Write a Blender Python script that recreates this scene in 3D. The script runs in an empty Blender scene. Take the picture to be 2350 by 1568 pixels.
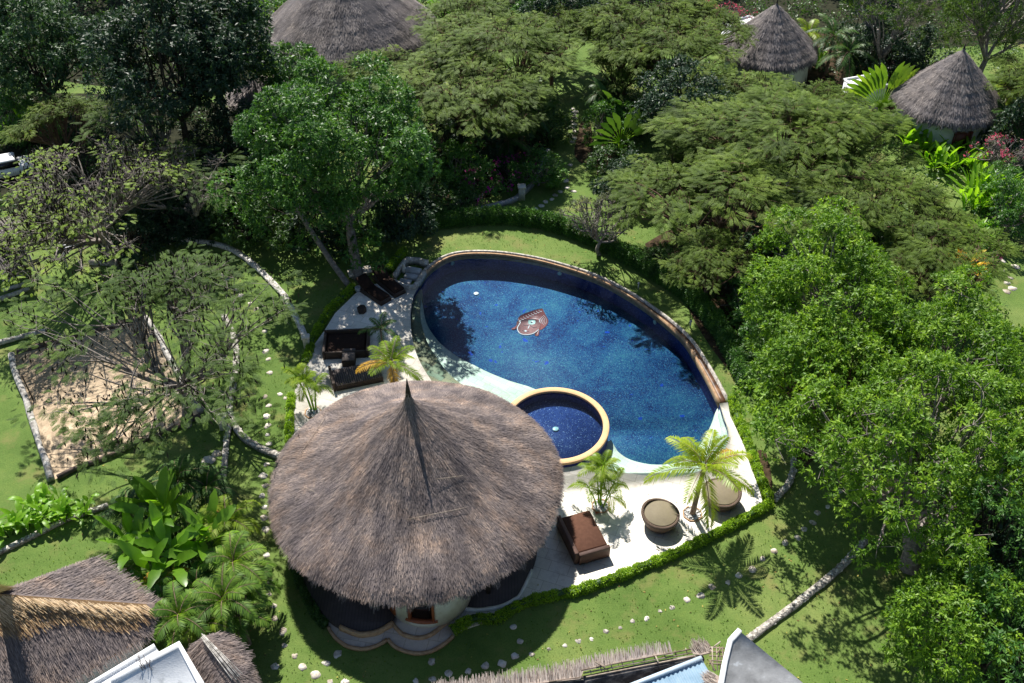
import bpy, math, random
import numpy as np
from mathutils.geometry import tessellate_polygon
from mathutils import Vector, Matrix
PI = math.pi
rs = np.random.RandomState(7)
random.seed(7)
S = bpy.context.scene
COL = S.collection

# ------------------------------------------------ survey helpers: photo reading -> metres on a plane
FOC, PITCH, CAMH = 2300.0, math.radians(40.5), 38.0
def G(px, py, z=0.0):
    u = (px - 1175) / FOC; v = (784 - py) / FOC
    dy = math.cos(PITCH) + v * math.sin(PITCH); dz = -math.sin(PITCH) + v * math.cos(PITCH)
    t = (z - CAMH) / dz
    return np.array([u * t, dy * t, z])
CR = {1: (0, 0, 2.0911), 2: (1120, 0, 2.0911), 3: (2240, 0, 2.0911), 4: (0, 750, 2.0911), 5: (1120, 750, 2.0911),
      6: (2240, 750, 2.0911), 7: (0, 1486, 2.0911), 8: (1120, 1486, 2.0911), 9: (2240, 1486, 2.0911),
      'a': (900, 780, 2.8509), 'b': (1750, 1250, 2.24), 'd': (900, 1800, 2.9375), 'e': (1600, 1960, 2.1364), 'f': (1650, 980, 11.2)}
def K(c, x, y, z=0.0):
    ox, oy, s = CR[c]
    return G((ox + x / s) * .70128, (oy + y / s) * .70128, z)
def KL(c, pts, z=0.0): return [K(c, x, y, z) for x, y in pts]
def nrm(a):
    a = np.asarray(a, float); return a / np.maximum(np.linalg.norm(a, axis=-1, keepdims=True), 1e-9)
def smooth_line(pts, per=6, closed=False):
    P = [np.asarray(p, float) for p in pts]; n = len(P); out = []
    segs = n if closed else n - 1
    for i in range(segs):
        if closed: a, b, c, d = P[(i - 1) % n], P[i], P[(i + 1) % n], P[(i + 2) % n]
        else: a, b, c, d = P[max(i - 1, 0)], P[i], P[i + 1], P[min(i + 2, n - 1)]
        for k in range(per):
            t = k / per
            out.append(.5 * ((2 * b) + (c - a) * t + (2 * a - 5 * b + 4 * c - d) * t * t + (3 * b - a - 3 * c + d) * t ** 3))
    if not closed: out.append(P[-1])
    return out

# ------------------------------------------------ mesh collecting
ORG = {}
class MB:
    def __init__(s): s.v = []; s.n = 0; s.f = []; s.t = []
    def add(s, v, f, tint=None):
        v = np.asarray(v, float).reshape(-1, 3)
        if isinstance(f, np.ndarray): s.f.append(f + s.n); nf = len(f)
        else:
            by = {}
            for q in f: by.setdefault(len(q), []).append(q)
            nf = len(f)
            for k, q in by.items(): s.f.append(np.array(q, int) + s.n)
        s.v.append(v); s.n += len(v)
        if tint is None: tint = .5
        s.t.append(np.full(nf, tint, float) if np.isscalar(tint) else np.asarray(tint, float))
        return s
    def build(s, name, mat, parent=None, smooth=False):
        me = bpy.data.meshes.new(name)
        v = np.concatenate(s.v) if s.v else np.zeros((0, 3))
        if parent is not None: v = v - np.array(ORG.get(parent.name, (0, 0, 0)))
        me.vertices.add(len(v)); me.vertices.foreach_set('co', v.astype(np.float32).ravel())
        cnt = np.concatenate([np.full(len(a), a.shape[1]) for a in s.f]); idx = np.concatenate([a.ravel() for a in s.f])
        me.loops.add(len(idx)); me.loops.foreach_set('vertex_index', idx.astype(np.int32))
        st = np.concatenate([[0], np.cumsum(cnt)[:-1]])
        me.polygons.add(len(cnt)); me.polygons.foreach_set('loop_start', st.astype(np.int32)); me.polygons.foreach_set('loop_total', cnt.astype(np.int32))
        if smooth: me.polygons.foreach_set('use_smooth', np.ones(len(cnt), bool))
        at = me.attributes.new('tint', 'FLOAT', 'FACE'); at.data.foreach_set('value', np.concatenate(s.t).astype(np.float32))
        me.update(calc_edges=True); me.validate()
        me.materials.append(mat)
        o = bpy.data.objects.new(name, me); COL.objects.link(o)
        if parent is not None:
            o.parent = parent; ORG[o.name] = ORG.get(parent.name, (0, 0, 0))
        return o
def box(mb, c, sz, rz=0, tint=.5, taper=0, bev=0.0):
    hx, hy, hz = sz[0] / 2, sz[1] / 2, sz[2]
    b = min(bev, hx * .5, hy * .5)
    def ring(hx, hy, z, b):
        if b <= 0: return [(-hx, -hy, z), (hx, -hy, z), (hx, hy, z), (-hx, hy, z)]
        return [(-hx + b, -hy, z), (hx - b, -hy, z), (hx, -hy + b, z), (hx, hy - b, z), (hx - b, hy, z), (-hx + b, hy, z), (-hx, hy - b, z), (-hx, -hy + b, z)]
    rings = [ring(hx, hy, 0, b)]
    if b > 0: rings += [ring(hx - taper, hy - taper, hz - b, b), ring(hx - b - taper, hy - b - taper, hz, b * .5)]
    else: rings += [ring(hx - taper, hy - taper, hz, 0)]
    k = len(rings[0]); v = np.array([p for r in rings for p in r], float)
    ca, sa = math.cos(rz), math.sin(rz)
    v = np.stack([v[:, 0] * ca - v[:, 1] * sa + c[0], v[:, 0] * sa + v[:, 1] * ca + c[1], v[:, 2] + c[2]], 1)
    f = [tuple(range(k))[::-1], tuple(range((len(rings) - 1) * k, len(rings) * k))]
    for r in range(len(rings) - 1):
        for i in range(k): j = (i + 1) % k; f.append((r * k + i, r * k + j, (r + 1) * k + j, (r + 1) * k + i))
    return mb.add(v, f, tint)
def tube(mb, pts, rad, n=6, tint=.5, cap=True):
    P = np.asarray(pts, float); m = len(P); R = np.full(m, rad, float) if np.isscalar(rad) else np.asarray(rad, float)
    T = nrm(np.gradient(P, axis=0)) if m > 2 else nrm(np.repeat([P[1] - P[0]], 2, 0))
    a = np.array([1, 0, 0.]) if abs(T[0][0]) < .8 else np.array([0, 1, 0.])
    V = []
    for i in range(m):
        u = nrm(np.cross(T[i], a)); w = np.cross(T[i], u)
        for k in range(n):
            t = 2 * PI * k / n; V.append(P[i] + R[i] * (u * math.cos(t) + w * math.sin(t)))
    f = []
    for i in range(m - 1):
        for k in range(n): j = (k + 1) % n; f.append((i * n + k, i * n + j, (i + 1) * n + j, (i + 1) * n + k))
    if cap: f.append(tuple(range(n))[::-1]); f.append(tuple((m - 1) * n + k for k in range(n)))
    return mb.add(V, f, tint)
def lathe(mb, c, prof, n=32, sx=1, sy=1, tint=.5, wob=None):
    V = []; f = []
    for r, z in prof:
        for k in range(n):
            t = 2 * PI * k / n; rr = r * (1 + (wob(t) if wob else 0))
            V.append((c[0] + rr * math.cos(t) * sx, c[1] + rr * math.sin(t) * sy, c[2] + z))
    for i in range(len(prof) - 1):
        for k in range(n): j = (k + 1) % n; f.append((i * n + k, i * n + j, (i + 1) * n + j, (i + 1) * n + k))
    f.append(tuple(range(n))[::-1]); f.append(tuple((len(prof) - 1) * n + k for k in range(n)))
    return mb.add(V, f, tint)
def prism(mb, poly, z0, z1, holes=(), tint=.5, top=True, bottom=False):
    loops = [[(p[0], p[1]) for p in poly]] + [[(p[0], p[1]) for p in h] for h in holes]
    tri = tessellate_polygon([[Vector((x, y, 0)) for x, y in l] for l in loops])
    flat = [q for l in loops for q in l]; n = len(flat)
    V = [(x, y, z1) for x, y in flat] + [(x, y, z0) for x, y in flat]; f = []
    def area(t):
        a, b, c = (flat[i] for i in t); return (b[0] - a[0]) * (c[1] - a[1]) - (b[1] - a[1]) * (c[0] - a[0])
    for t in tri:
        t = tuple(t) if area(t) > 0 else tuple(t)[::-1]
        if top: f.append(t)
        if bottom: f.append(tuple(i + n for i in t[::-1]))
    if abs(z1 - z0) > 1e-6:
        o = 0
        for l in loops:
            m = len(l)
            for i in range(m): j = (i + 1) % m; f.append((o + i, o + i + n, o + j + n, o + j))
            o += m
    return mb.add(V, f, tint)
def ribbon(line, w):
    P = [np.asarray(p, float)[:2] for p in line]; L = []; R = []
    for i, p in enumerate(P):
        t = nrm(P[min(i + 1, len(P) - 1)] - P[max(i - 1, 0)]); nn = np.array([-t[1], t[0]])
        ww = w[i] if hasattr(w, '__len__') else w
        L.append(p + nn * ww / 2); R.append(p - nn * ww / 2)
    return L, R
def strip_solid(mb, line, w, z0, z1, rough=0.0, tint=.5):
    L, R = ribbon(line, w); n = len(L); V = []; f = []
    for i in range(n):
        j = rs.uniform(-rough, rough, 6)
        V += [(L[i][0] + j[0], L[i][1] + j[1], z0), (L[i][0] + j[0] * .5, L[i][1] + j[1] * .5, z1 + j[4]), (R[i][0] + j[2], R[i][1] + j[3], z1 + j[5]), (R[i][0] + j[2], R[i][1] + j[3], z0)]
    for i in range(n - 1):
        for k in range(4): a = i * 4 + k; b = i * 4 + (k + 1) % 4; f.append((a, b, b + 4, a + 4))
    f.append((0, 3, 2, 1)); m = (n - 1) * 4; f.append((m, m + 1, m + 2, m + 3))
    return mb.add(V, f, tint)

# ------------------------------------------------ naming
def tag(o, label=None, cat=None, group=None, kind=None):
    if label: o['label'] = label
    if cat: o['category'] = cat
    if group: o['group'] = group
    if kind: o['kind'] = kind
    return o
def root(name, label, cat, loc, group=None):
    o = bpy.data.objects.new(name, None); COL.objects.link(o); o.location = tuple(float(q) for q in loc)
    o.empty_display_size = .3; ORG[o.name] = tuple(float(q) for q in loc)
    return tag(o, label, cat, group)
def copy_tree(o, parent=None):
    c = o.copy(); COL.objects.link(c); c.parent = parent
    for ch in list(o.children): copy_tree(ch, c)
    return c
KIDS = {}
def remember(o):
    for q in list(bpy.data.objects):
        if q.parent is not None: KIDS.setdefault(q.parent.name, [])
    for q in list(bpy.data.objects):
        if q.parent is not None and q not in KIDS[q.parent.name]: KIDS[q.parent.name].append(q)
def put(proto, used, label, loc, s=1, rz=0, sz=None, group=None):
    if not used.get(proto.name): o = proto; used[proto.name] = 1
    else: o = copy_tree(proto)
    o.location = tuple(float(q) for q in loc); o.scale = (s, s, sz or s); o.rotation_euler = (0, 0, rz)
    o['label'] = label
    if group: o['group'] = group
    return o
USED = {}

# ------------------------------------------------ materials
def newmat(name):
    m = bpy.data.materials.new(name); m.use_nodes = True; nt = m.node_tree; nt.nodes.clear()
    return m, nt, nt.nodes.new('ShaderNodeOutputMaterial')
def N(nt, t, **k):
    n = nt.nodes.new('ShaderNode' + t)
    for a, b in k.items():
        if a in n.inputs: n.inputs[a].default_value = b
        else: setattr(n, a, b)
    return n
def ramp(nt, fac, stops, interp='LINEAR'):
    r = nt.nodes.new('ShaderNodeValToRGB'); r.color_ramp.interpolation = interp
    e = r.color_ramp.elements
    while len(e) < len(stops): e.new(.5)
    for q, (p, c) in zip(e, stops): q.position = p; q.color = (*c, 1)
    if fac is not None: nt.links.new(fac, r.inputs[0])
    return r.outputs[0]
def mixc(nt, fac, a, b, mode='MIX'):
    m = nt.nodes.new('ShaderNodeMix'); m.data_type = 'RGBA'; m.blend_type = mode
    for s, v in ((m.inputs[0], fac), (m.inputs[6], a), (m.inputs[7], b)):
        if hasattr(v, 'is_output') or isinstance(v, bpy.types.NodeSocket): nt.links.new(v, s)
        elif isinstance(v, (int, float)): s.default_value = v
        else: s.default_value = (*v, 1)
    return m.outputs[2]
def noise(nt, scale, detail=4, vec=None, rough=.6, dist=0.0):
    n = N(nt, 'TexNoise'); n.inputs['Scale'].default_value = scale; n.inputs['Detail'].default_value = detail
    n.inputs['Roughness'].default_value = rough; n.inputs['Distortion'].default_value = dist
    nt.links.new(vec if vec is not None else N(nt, 'TexCoord').outputs['Object'], n.inputs['Vector'])
    return n.outputs[0]
def bump(nt, h, s=.3, d=.02):
    b = N(nt, 'Bump'); b.inputs['Strength'].default_value = s; b.inputs['Distance'].default_value = d
    nt.links.new(h, b.inputs['Height']); return b.outputs[0]
def surf(name, stops, scale=3, rough=.8, spec=.3, bs=.3, bd=.02, bscale=None, detail=6, tint=0.0, metal=0.0):
    m, nt, out = newmat(name)
    f = noise(nt, scale, detail)
    if tint:
        a = N(nt, 'Attribute'); a.attribute_name = 'tint'
        mm = N(nt, 'Math', operation='MULTIPLY_ADD'); nt.links.new(a.outputs['Fac'], mm.inputs[0]); mm.inputs[1].default_value = tint
        m2 = N(nt, 'Math', operation='SUBTRACT'); nt.links.new(f, m2.inputs[0]); m2.inputs[1].default_value = tint * .5
        nt.links.new(m2.outputs[0], mm.inputs[2]); f = mm.outputs[0]
    c = ramp(nt, f, stops)
    p = N(nt, 'BsdfPrincipled'); nt.links.new(c, p.inputs['Base Color']); p.inputs['Roughness'].default_value = rough
    p.inputs['Specular IOR Level'].default_value = spec; p.inputs['Metallic'].default_value = metal
    if bs: nt.links.new(bump(nt, noise(nt, bscale or scale * 6, 4), bs, bd), p.inputs['Normal'])
    nt.links.new(p.outputs[0], out.inputs[0])
    return m
def leafmat(name, dark, mid, light, trans=.4, rough=.45, spec=.4, tcol=None, big=0.35):
    m, nt, out = newmat(name)
    a = N(nt, 'Attribute'); a.attribute_name = 'tint'
    g = noise(nt, big, 2)
    ad = N(nt, 'Math', operation='MULTIPLY_ADD'); nt.links.new(g, ad.inputs[0]); ad.inputs[1].default_value = .6
    sb = N(nt, 'Math', operation='SUBTRACT'); nt.links.new(a.outputs['Fac'], sb.inputs[0]); sb.inputs[1].default_value = .3
    nt.links.new(sb.outputs[0], ad.inputs[2])
    c = ramp(nt, ad.outputs[0], [(0.05, dark), (.5, mid), (.95, light)])
    p = N(nt, 'BsdfPrincipled'); nt.links.new(c, p.inputs['Base Color']); p.inputs['Roughness'].default_value = rough
    p.inputs['Specular IOR Level'].default_value = spec
    t = N(nt, 'BsdfTranslucent'); nt.links.new(mixc(nt, 1.0, c, tcol or (1.5, 1.5, .6), 'MULTIPLY'), t.inputs[0])
    x = N(nt, 'MixShader'); x.inputs[0].default_value = trans
    nt.links.new(p.outputs[0], x.inputs[1]); nt.links.new(t.outputs[0], x.inputs[2]); nt.links.new(x.outputs[0], out.inputs[0])
    return m

def make_lawn():
    m, nt, out = newmat('grass_lawn')
    co = N(nt, 'TexCoord').outputs['Object']
    a = noise(nt, .12, 5, co); b = noise(nt, 1.3, 6, co, .7); c = noise(nt, 14, 4, co, .8)
    base = ramp(nt, a, [(.3, (.072, .128, .026)), (.5, (.112, .182, .040)), (.68, (.175, .228, .065))])
    fine = ramp(nt, c, [(.25, (.45, .5, .4)), (.5, (1, 1, 1)), (.8, (1.45, 1.35, 1.3))])
    col = mixc(nt, .75, base, fine, 'MULTIPLY')
    md = ramp(nt, b, [(.3, (.75, .82, .7)), (.5, (1, 1, 1)), (.72, (1.25, 1.12, 1.1))])
    col = mixc(nt, .8, col, md, 'MULTIPLY')
    dry = ramp(nt, noise(nt, .45, 6, co, .65), [(.54, (0, 0, 0)), (.74, (1, 1, 1))])
    col = mixc(nt, N(nt, 'RGBToBW').outputs[0] if 0 else dry, col, (.22, .20, .075))
    p = N(nt, 'BsdfPrincipled'); nt.links.new(col, p.inputs['Base Color']); p.inputs['Roughness'].default_value = .85
    p.inputs['Specular IOR Level'].default_value = .15
    nt.links.new(bump(nt, noise(nt, 22, 5, co, .75), .9, .05), p.inputs['Normal'])
    nt.links.new(p.outputs[0], out.inputs[0]); return m
M = {}
M['lawn'] = make_lawn()
M['soil'] = surf('dry_soil', [(.3, (.022, .016, .010)), (.55, (.06, .040, .024)), (.8, (.11, .075, .045))], 2.5, .95, .1, .6, .04)
M['shade_litter'] = surf('litter_dark_as_shade', [(.3, (.012, .014, .008)), (.55, (.028, .030, .016)), (.8, (.055, .052, .030))], 2.5, .95, .1, .6, .04)  # litter colour kept very dark, tree shade painted into it
M['sand'] = surf('yellow_sand', [(.25, (.27, .205, .14)), (.5, (.44, .34, .235)), (.75, (.56, .45, .32))], 1.8, .95, .1, 1.0, .12, 3.2)
M['stone'] = surf('rubble_stone', [(.25, (.10, .09, .08)), (.45, (.36, .33, .29)), (.7, (.66, .63, .57))], 6, .9, .2, .8, .06, 9, tint=.4)
M['whiterubble'] = surf('whitewashed_rubble', [(.25, (.30, .27, .23)), (.45, (.60, .57, .52)), (.7, (.80, .78, .74))], 6, .9, .2, .6, .04, 9, tint=.4)
M['step'] = surf('white_stone', [(.3, (.30, .25, .19)), (.5, (.54, .49, .42)), (.75, (.72, .68, .61))], 5, .9, .2, .5, .03, 14, tint=.3)
M['plaster'] = surf('white_plaster', [(.3, (.50, .46, .38)), (.6, (.68, .66, .60)), (.8, (.75, .74, .70))], 1.5, .85, .2, .3, .02, 12)
M['whitewash'] = surf('bright_white_render', [(.28, (.45, .47, .48)), (.42, (.72, .74, .76)), (.7, (.84, .85, .86))], 1.8, .8, .2, .3, .02, 15)
M['greenwall'] = surf('weathered_plaster', [(.3, (.40, .43, .36)), (.6, (.58, .60, .52)), (.8, (.68, .68, .62))], 1.2, .85, .2, .3, .02, 10)
M['concrete'] = surf('grey_concrete', [(.2, (.17, .17, .17)), (.45, (.33, .33, .33)), (.62, (.42, .42, .42)), (.7, (.62, .64, .66))], 1.6, .85, .3, .3, .02, 10, 9)
M['blocks'] = surf('dark_block_wall', [(.3, (.03, .028, .03)), (.5, (.10, .09, .09)), (.62, (.30, .27, .25))], 1.6, .9, .2, .4, .03, 6)
M['bark'] = surf('grey_bark', [(.3, (.10, .085, .075)), (.55, (.24, .21, .19)), (.8, (.42, .38, .35))], 5, .9, .2, .5, .03, 14)
M['barkdark'] = surf('dark_bark', [(.3, (.02, .016, .013)), (.55, (.05, .04, .032)), (.8, (.10, .085, .07))], 5, .9, .2, .5, .03, 14)
M['barkred'] = surf('brown_bark', [(.3, (.08, .045, .03)), (.6, (.18, .11, .08)), (.85, (.30, .2, .15))], 5, .9, .2, .5, .03, 14)
M['palmbark'] = surf('ringed_palm_bark', [(.3, (.12, .08, .05)), (.6, (.26, .19, .13)), (.85, (.36, .28, .2))], 9, .9, .2, .6, .03, 12)
M['log'] = surf('weathered_log', [(.3, (.10, .09, .08)), (.5, (.38, .36, .33)), (.7, (.62, .60, .57))], 4, .9, .2, .5, .04, 9)
M['logdark'] = surf('dark_brown_log', [(.3, (.05, .04, .035)), (.55, (.12, .09, .075)), (.8, (.22, .19, .17))], 3, .9, .2, .5, .04, 9)  # darker brown log colour
M['bamboo'] = surf('weathered_bamboo', [(.3, (.16, .12, .09)), (.55, (.34, .28, .22)), (.8, (.5, .45, .38))], 4, .8, .3, .3, .02, 10, tint=.5)
M['pod'] = surf('dry_seed_pods', [(.2, (.012, .009, .007)), (.6, (.04, .028, .02)), (.9, (.09, .06, .045))], 3, .7, .3, 0, tint=.6)
M['orangewood'] = surf('oiled_hardwood', [(.3, (.20, .05, .02)), (.6, (.34, .10, .035)), (.8, (.42, .15, .06))], 4, .5, .4, .2, .01)
M['redwood'] = surf('red_brown_window_timber', [(.3, (.06, .015, .01)), (.7, (.13, .035, .02))], 4, .5, .4, .2, .01)
M['glass'] = surf('dark_window_glass', [(.3, (.008, .008, .010)), (.7, (.02, .02, .025))], 2, .08, .6, 0)
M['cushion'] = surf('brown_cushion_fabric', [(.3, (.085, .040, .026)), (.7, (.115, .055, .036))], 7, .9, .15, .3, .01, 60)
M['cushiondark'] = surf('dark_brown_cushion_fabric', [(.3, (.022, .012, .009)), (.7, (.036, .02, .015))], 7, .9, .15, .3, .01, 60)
M['pebble'] = surf('white_pebbles', [(.3, (.35, .34, .33)), (.5, (.62, .62, .61)), (.8, (.82, .82, .81))], 6, .7, .3, .2, .02, tint=.9)
M['brick'] = surf('sand_coloured_edging', [(.3, (.30, .17, .09)), (.7, (.50, .34, .20))], 4, .8, .3, .2, .02)
M['metal'] = surf('painted_metal', [(.3, (.25, .27, .3)), (.7, (.4, .42, .45))], 2, .4, .5, 0)
M['white'] = surf('white_paint', [(.3, (.68, .69, .70)), (.7, (.8, .8, .8))], 2, .35, .5, 0)
M['black'] = surf('black_rubber', [(.3, (.01, .01, .01)), (.7, (.03, .03, .03))], 2, .7, .3, 0)
M['lampglass'] = surf('pale_lens', [(.3, (.35, .55, .5)), (.7, (.6, .78, .7))], 8, .3, .4, 0)
M['deckbeam'] = surf('grey_timber_deck', [(.3, (.14, .12, .13)), (.6, (.28, .25, .25)), (.8, (.36, .34, .34))], 3, .8, .3, .3, .02)

def weave(name, c1, c2, sc=26):
    m, nt, out = newmat(name)
    co = N(nt, 'TexCoord').outputs['Object']
    w = N(nt, 'TexWave', wave_type='BANDS', bands_direction='Z'); w.inputs['Scale'].default_value = sc; w.inputs['Distortion'].default_value = 3; w.inputs['Detail'].default_value = 3; w.inputs['Detail Scale'].default_value = 6
    nt.links.new(co, w.inputs['Vector'])
    f = noise(nt, 18, 4, co); f2 = noise(nt, 1.6, 3, co)
    mx = N(nt, 'Math', operation='MULTIPLY'); nt.links.new(w.outputs[1], mx.inputs[0]); nt.links.new(f, mx.inputs[1])
    ad = N(nt, 'Math', operation='MULTIPLY_ADD'); nt.links.new(mx.outputs[0], ad.inputs[0]); ad.inputs[1].default_value = 1.2; 
    s2 = N(nt, 'Math', operation='MULTIPLY'); nt.links.new(f2, s2.inputs[0]); s2.inputs[1].default_value = .35; nt.links.new(s2.outputs[0], ad.inputs[2])
    p = N(nt, 'BsdfPrincipled'); nt.links.new(ramp(nt, ad.outputs[0], [(.15, c1), (.8, c2)]), p.inputs['Base Color'])
    p.inputs['Roughness'].default_value = .6; p.inputs['Specular IOR Level'].default_value = .35
    nt.links.new(bump(nt, w.outputs[1], .5, .02), p.inputs['Normal']); nt.links.new(p.outputs[0], out.inputs[0]); return m
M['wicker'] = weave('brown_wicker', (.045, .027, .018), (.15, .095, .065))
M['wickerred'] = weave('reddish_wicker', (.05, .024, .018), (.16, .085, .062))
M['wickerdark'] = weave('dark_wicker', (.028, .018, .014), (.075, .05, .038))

def slats(name, c1, c2, gap, sc, direction='X', rot=0):
    m, nt, out = newmat(name)
    co = N(nt, 'TexCoord').outputs['Object']
    mp = N(nt, 'Mapping'); mp.inputs['Rotation'].default_value = (0, 0, rot); nt.links.new(co, mp.inputs[0])
    w = N(nt, 'TexWave', wave_type='BANDS', bands_direction=direction, wave_profile='SAW'); w.inputs['Scale'].default_value = sc
    nt.links.new(mp.outputs[0], w.inputs['Vector'])
    g = ramp(nt, w.outputs[1], [(0, gap), (.12, (1, 1, 1)), (.9, (1, 1, 1)), (1, gap)])
    c = ramp(nt, noise(nt, 1.2, 6, mp.outputs[0], .7), [(.3, c1), (.7, c2)])
    p = N(nt, 'BsdfPrincipled'); nt.links.new(mixc(nt, 1.0, c, g, 'MULTIPLY'), p.inputs['Base Color']); p.inputs['Roughness'].default_value = .7
    nt.links.new(bump(nt, w.outputs[1], .3, .02), p.inputs['Normal']); nt.links.new(p.outputs[0], out.inputs[0]); return m
M['darkdeck'] = slats('dark_deck_boards', (.030, .022, .022), (.065, .048, .045), (.35, .35, .35), 2.2, 'X', .0)
M['slatseat'] = slats('slatted_timber', (.07, .055, .05), (.15, .12, .11), (.2, .2, .2), 3.2, 'X', .0)
M['slattop'] = slats('woven_top', (.15, .12, .07), (.22, .18, .11), (.6, .6, .6), 7, 'Y', .1)
M['corrugated'] = slats('blue_corrugated_sheet', (.16, .27, .37), (.30, .43, .54), (.35, .4, .45), 1.7, 'X', 0)

def paving(name, c0, c1, joint, sc, rot=0, stain=(.42, .36, .30)):
    m, nt, out = newmat(name)
    co = N(nt, 'TexCoord').outputs['Object']
    mp = N(nt, 'Mapping'); mp.inputs['Rotation'].default_value = (0, 0, rot); nt.links.new(co, mp.inputs[0])
    b = N(nt, 'TexBrick'); b.inputs['Scale'].default_value = sc; b.inputs['Mortar Size'].default_value = .012
    b.inputs['Color1'].default_value = (*c0, 1); b.inputs['Color2'].default_value = (*c1, 1); b.inputs['Mortar'].default_value = (*joint, 1)
    b.inputs['Brick Width'].default_value = .9; b.inputs['Row Height'].default_value = .6; b.offset = .37
    nt.links.new(mp.outputs[0], b.inputs['Vector'])
    st = ramp(nt, noise(nt, 1.1, 9, co, .72), [(.52, (0, 0, 0)), (.8, (1, 1, 1))])
    col = mixc(nt, st, b.outputs[0], stain)
    col = mixc(nt, .5, col, ramp(nt, noise(nt, 9, 6, co, .7), [(.3, (.8, .8, .8)), (.6, (1.05, 1.05, 1.05))]), 'MULTIPLY')
    p = N(nt, 'BsdfPrincipled'); nt.links.new(col, p.inputs['Base Color']); p.inputs['Roughness'].default_value = .75; p.inputs['Specular IOR Level'].default_value = .3
    nt.links.new(bump(nt, noise(nt, 9, 6, co), .25, .02), p.inputs['Normal']); nt.links.new(p.outputs[0], out.inputs[0]); return m
M['terrace'] = paving('limestone_terrace', (.80, .76, .69), (.72, .68, .60), (.50, .45, .38), 1.0, .35)
M['porch'] = paving('sandstone_porch', (.44, .37, .31), (.52, .44, .36), (.3, .25, .2), .9, .2, (.30, .27, .26))
M['sukabumi'] = paving('green_pool_stone', (.54, .63, .50), (.66, .70, .56), (.36, .42, .32), 1.6, .6, (.55, .50, .34))
M['sukabumidark'] = paving('brown_green_pool_stone', (.20, .26, .17), (.30, .27, .15), (.12, .12, .08), 1.6, .6, (.16, .10, .05))
M['coping'] = paving('orange_sandstone_coping', (.66, .42, .21), (.74, .49, .26), (.55, .33, .16), 2.0, 0, (.60, .36, .17))
M['channel'] = surf('rust_stained_channel', [(.3, (.03, .016, .010)), (.55, (.11, .05, .022)), (.75, (.26, .14, .07))], 2.2, .5, .4, .3, .02)

def mosaic(name, ramp1, sc, bright=.94, brightc=(.30, .55, .62), patch=None):
    m, nt, out = newmat(name)
    co = N(nt, 'TexCoord').outputs['Object']
    v = N(nt, 'TexVoronoi'); v.inputs['Scale'].default_value = sc; v.inputs['Randomness'].default_value = .75; nt.links.new(co, v.inputs['Vector'])
    sp = N(nt, 'SeparateColor'); nt.links.new(v.outputs['Color'], sp.inputs[0])
    big = noise(nt, .35, 6, co, .7, .6)
    mx = N(nt, 'Math', operation='MULTIPLY_ADD'); nt.links.new(sp.outputs[0], mx.inputs[0]); mx.inputs[1].default_value = .38
    sb = N(nt, 'Math', operation='SUBTRACT'); nt.links.new(big, sb.inputs[0]); sb.inputs[1].default_value = .19; nt.links.new(sb.outputs[0], mx.inputs[2])
    col = ramp(nt, mx.outputs[0], ramp1)
    # painted glitter: random tiles coloured bright as glints, in drifts
    dr = noise(nt, .5, 4, co, .7); th = N(nt, 'Math', operation='MULTIPLY_ADD'); nt.links.new(dr, th.inputs[0]); th.inputs[1].default_value = -.25; th.inputs[2].default_value = bright + .11
    gt = N(nt, 'Math', operation='GREATER_THAN'); nt.links.new(sp.outputs[1], gt.inputs[0]); nt.links.new(th.outputs[0], gt.inputs[1])
    bc = mixc(nt, sp.outputs[2], brightc, tuple(q * .45 for q in brightc))
    col = mixc(nt, gt.outputs[0], col, bc)
    if patch:
        pr = ramp(nt, noise(nt, 1.5, 2, co, .5), [(.70, (0, 0, 0)), (.715, (1, 1, 1))], 'LINEAR')
        col = mixc(nt, pr, col, patch)
    p = N(nt, 'BsdfPrincipled'); nt.links.new(col, p.inputs['Base Color']); p.inputs['Roughness'].default_value = .6; p.inputs['Specular IOR Level'].default_value = .15
    nt.links.new(bump(nt, sp.outputs[2], .5, .02), p.inputs['Normal'])
    nt.links.new(p.outputs[0], out.inputs[0]); return m
M['poolfloor'] = mosaic('blue_mosaic_floor', [(.28, (.003, .012, .070)), (.42, (.005, .040, .15)), (.56, (.012, .090, .20)), (.72, (.035, .15, .21))], 26, .965, (.12, .30, .42), (.004, .05, .36))
M['poolwall'] = mosaic('navy_mosaic_wall', [(.3, (.012, .018, .10)), (.5, (.024, .038, .17)), (.7, (.05, .06, .24))], 14, .985, (.10, .12, .35))
M['smallfloor'] = mosaic('navy_mosaic_floor', [(.3, (.006, .020, .09)), (.5, (.016, .042, .16)), (.7, (.04, .075, .22))], 26, .97, (.30, .40, .58))

def water(name, tint, bs, sc, ring=None):
    m, nt, out = newmat(name)
    co = N(nt, 'TexCoord').outputs['Object']
    t = N(nt, 'BsdfTransparent'); t.inputs[0].default_value = (*tint, 1)
    g = N(nt, 'BsdfGlossy'); g.inputs['Roughness'].default_value = .04
    if ring is None: h = noise(nt, sc, 4, co, .6, .4)
    else:
        w = N(nt, 'TexWave', wave_type='RINGS', rings_direction='Z'); w.inputs['Scale'].default_value = 1.6; w.inputs['Distortion'].default_value = .6; w.inputs['Detail'].default_value = 2
        nt.links.new(co, w.inputs['Vector']); h = w.outputs[1]
    b = bump(nt, h, bs, .05); nt.links.new(b, g.inputs['Normal'])
    fr = N(nt, 'Fresnel'); fr.inputs[0].default_value = 1.33; nt.links.new(b, fr.inputs['Normal'])
    x = N(nt, 'MixShader'); nt.links.new(fr.outputs[0], x.inputs[0]); nt.links.new(t.outputs[0], x.inputs[1]); nt.links.new(g.outputs[0], x.inputs[2])
    nt.links.new(x.outputs[0], out.inputs[0]); return m
M['water'] = water('clear_pool_water', (.84, .93, .97), .22, 3.0)
M['smallwater'] = water('rippled_pool_water', (.85, .92, .97), .12, 4, True)

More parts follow.
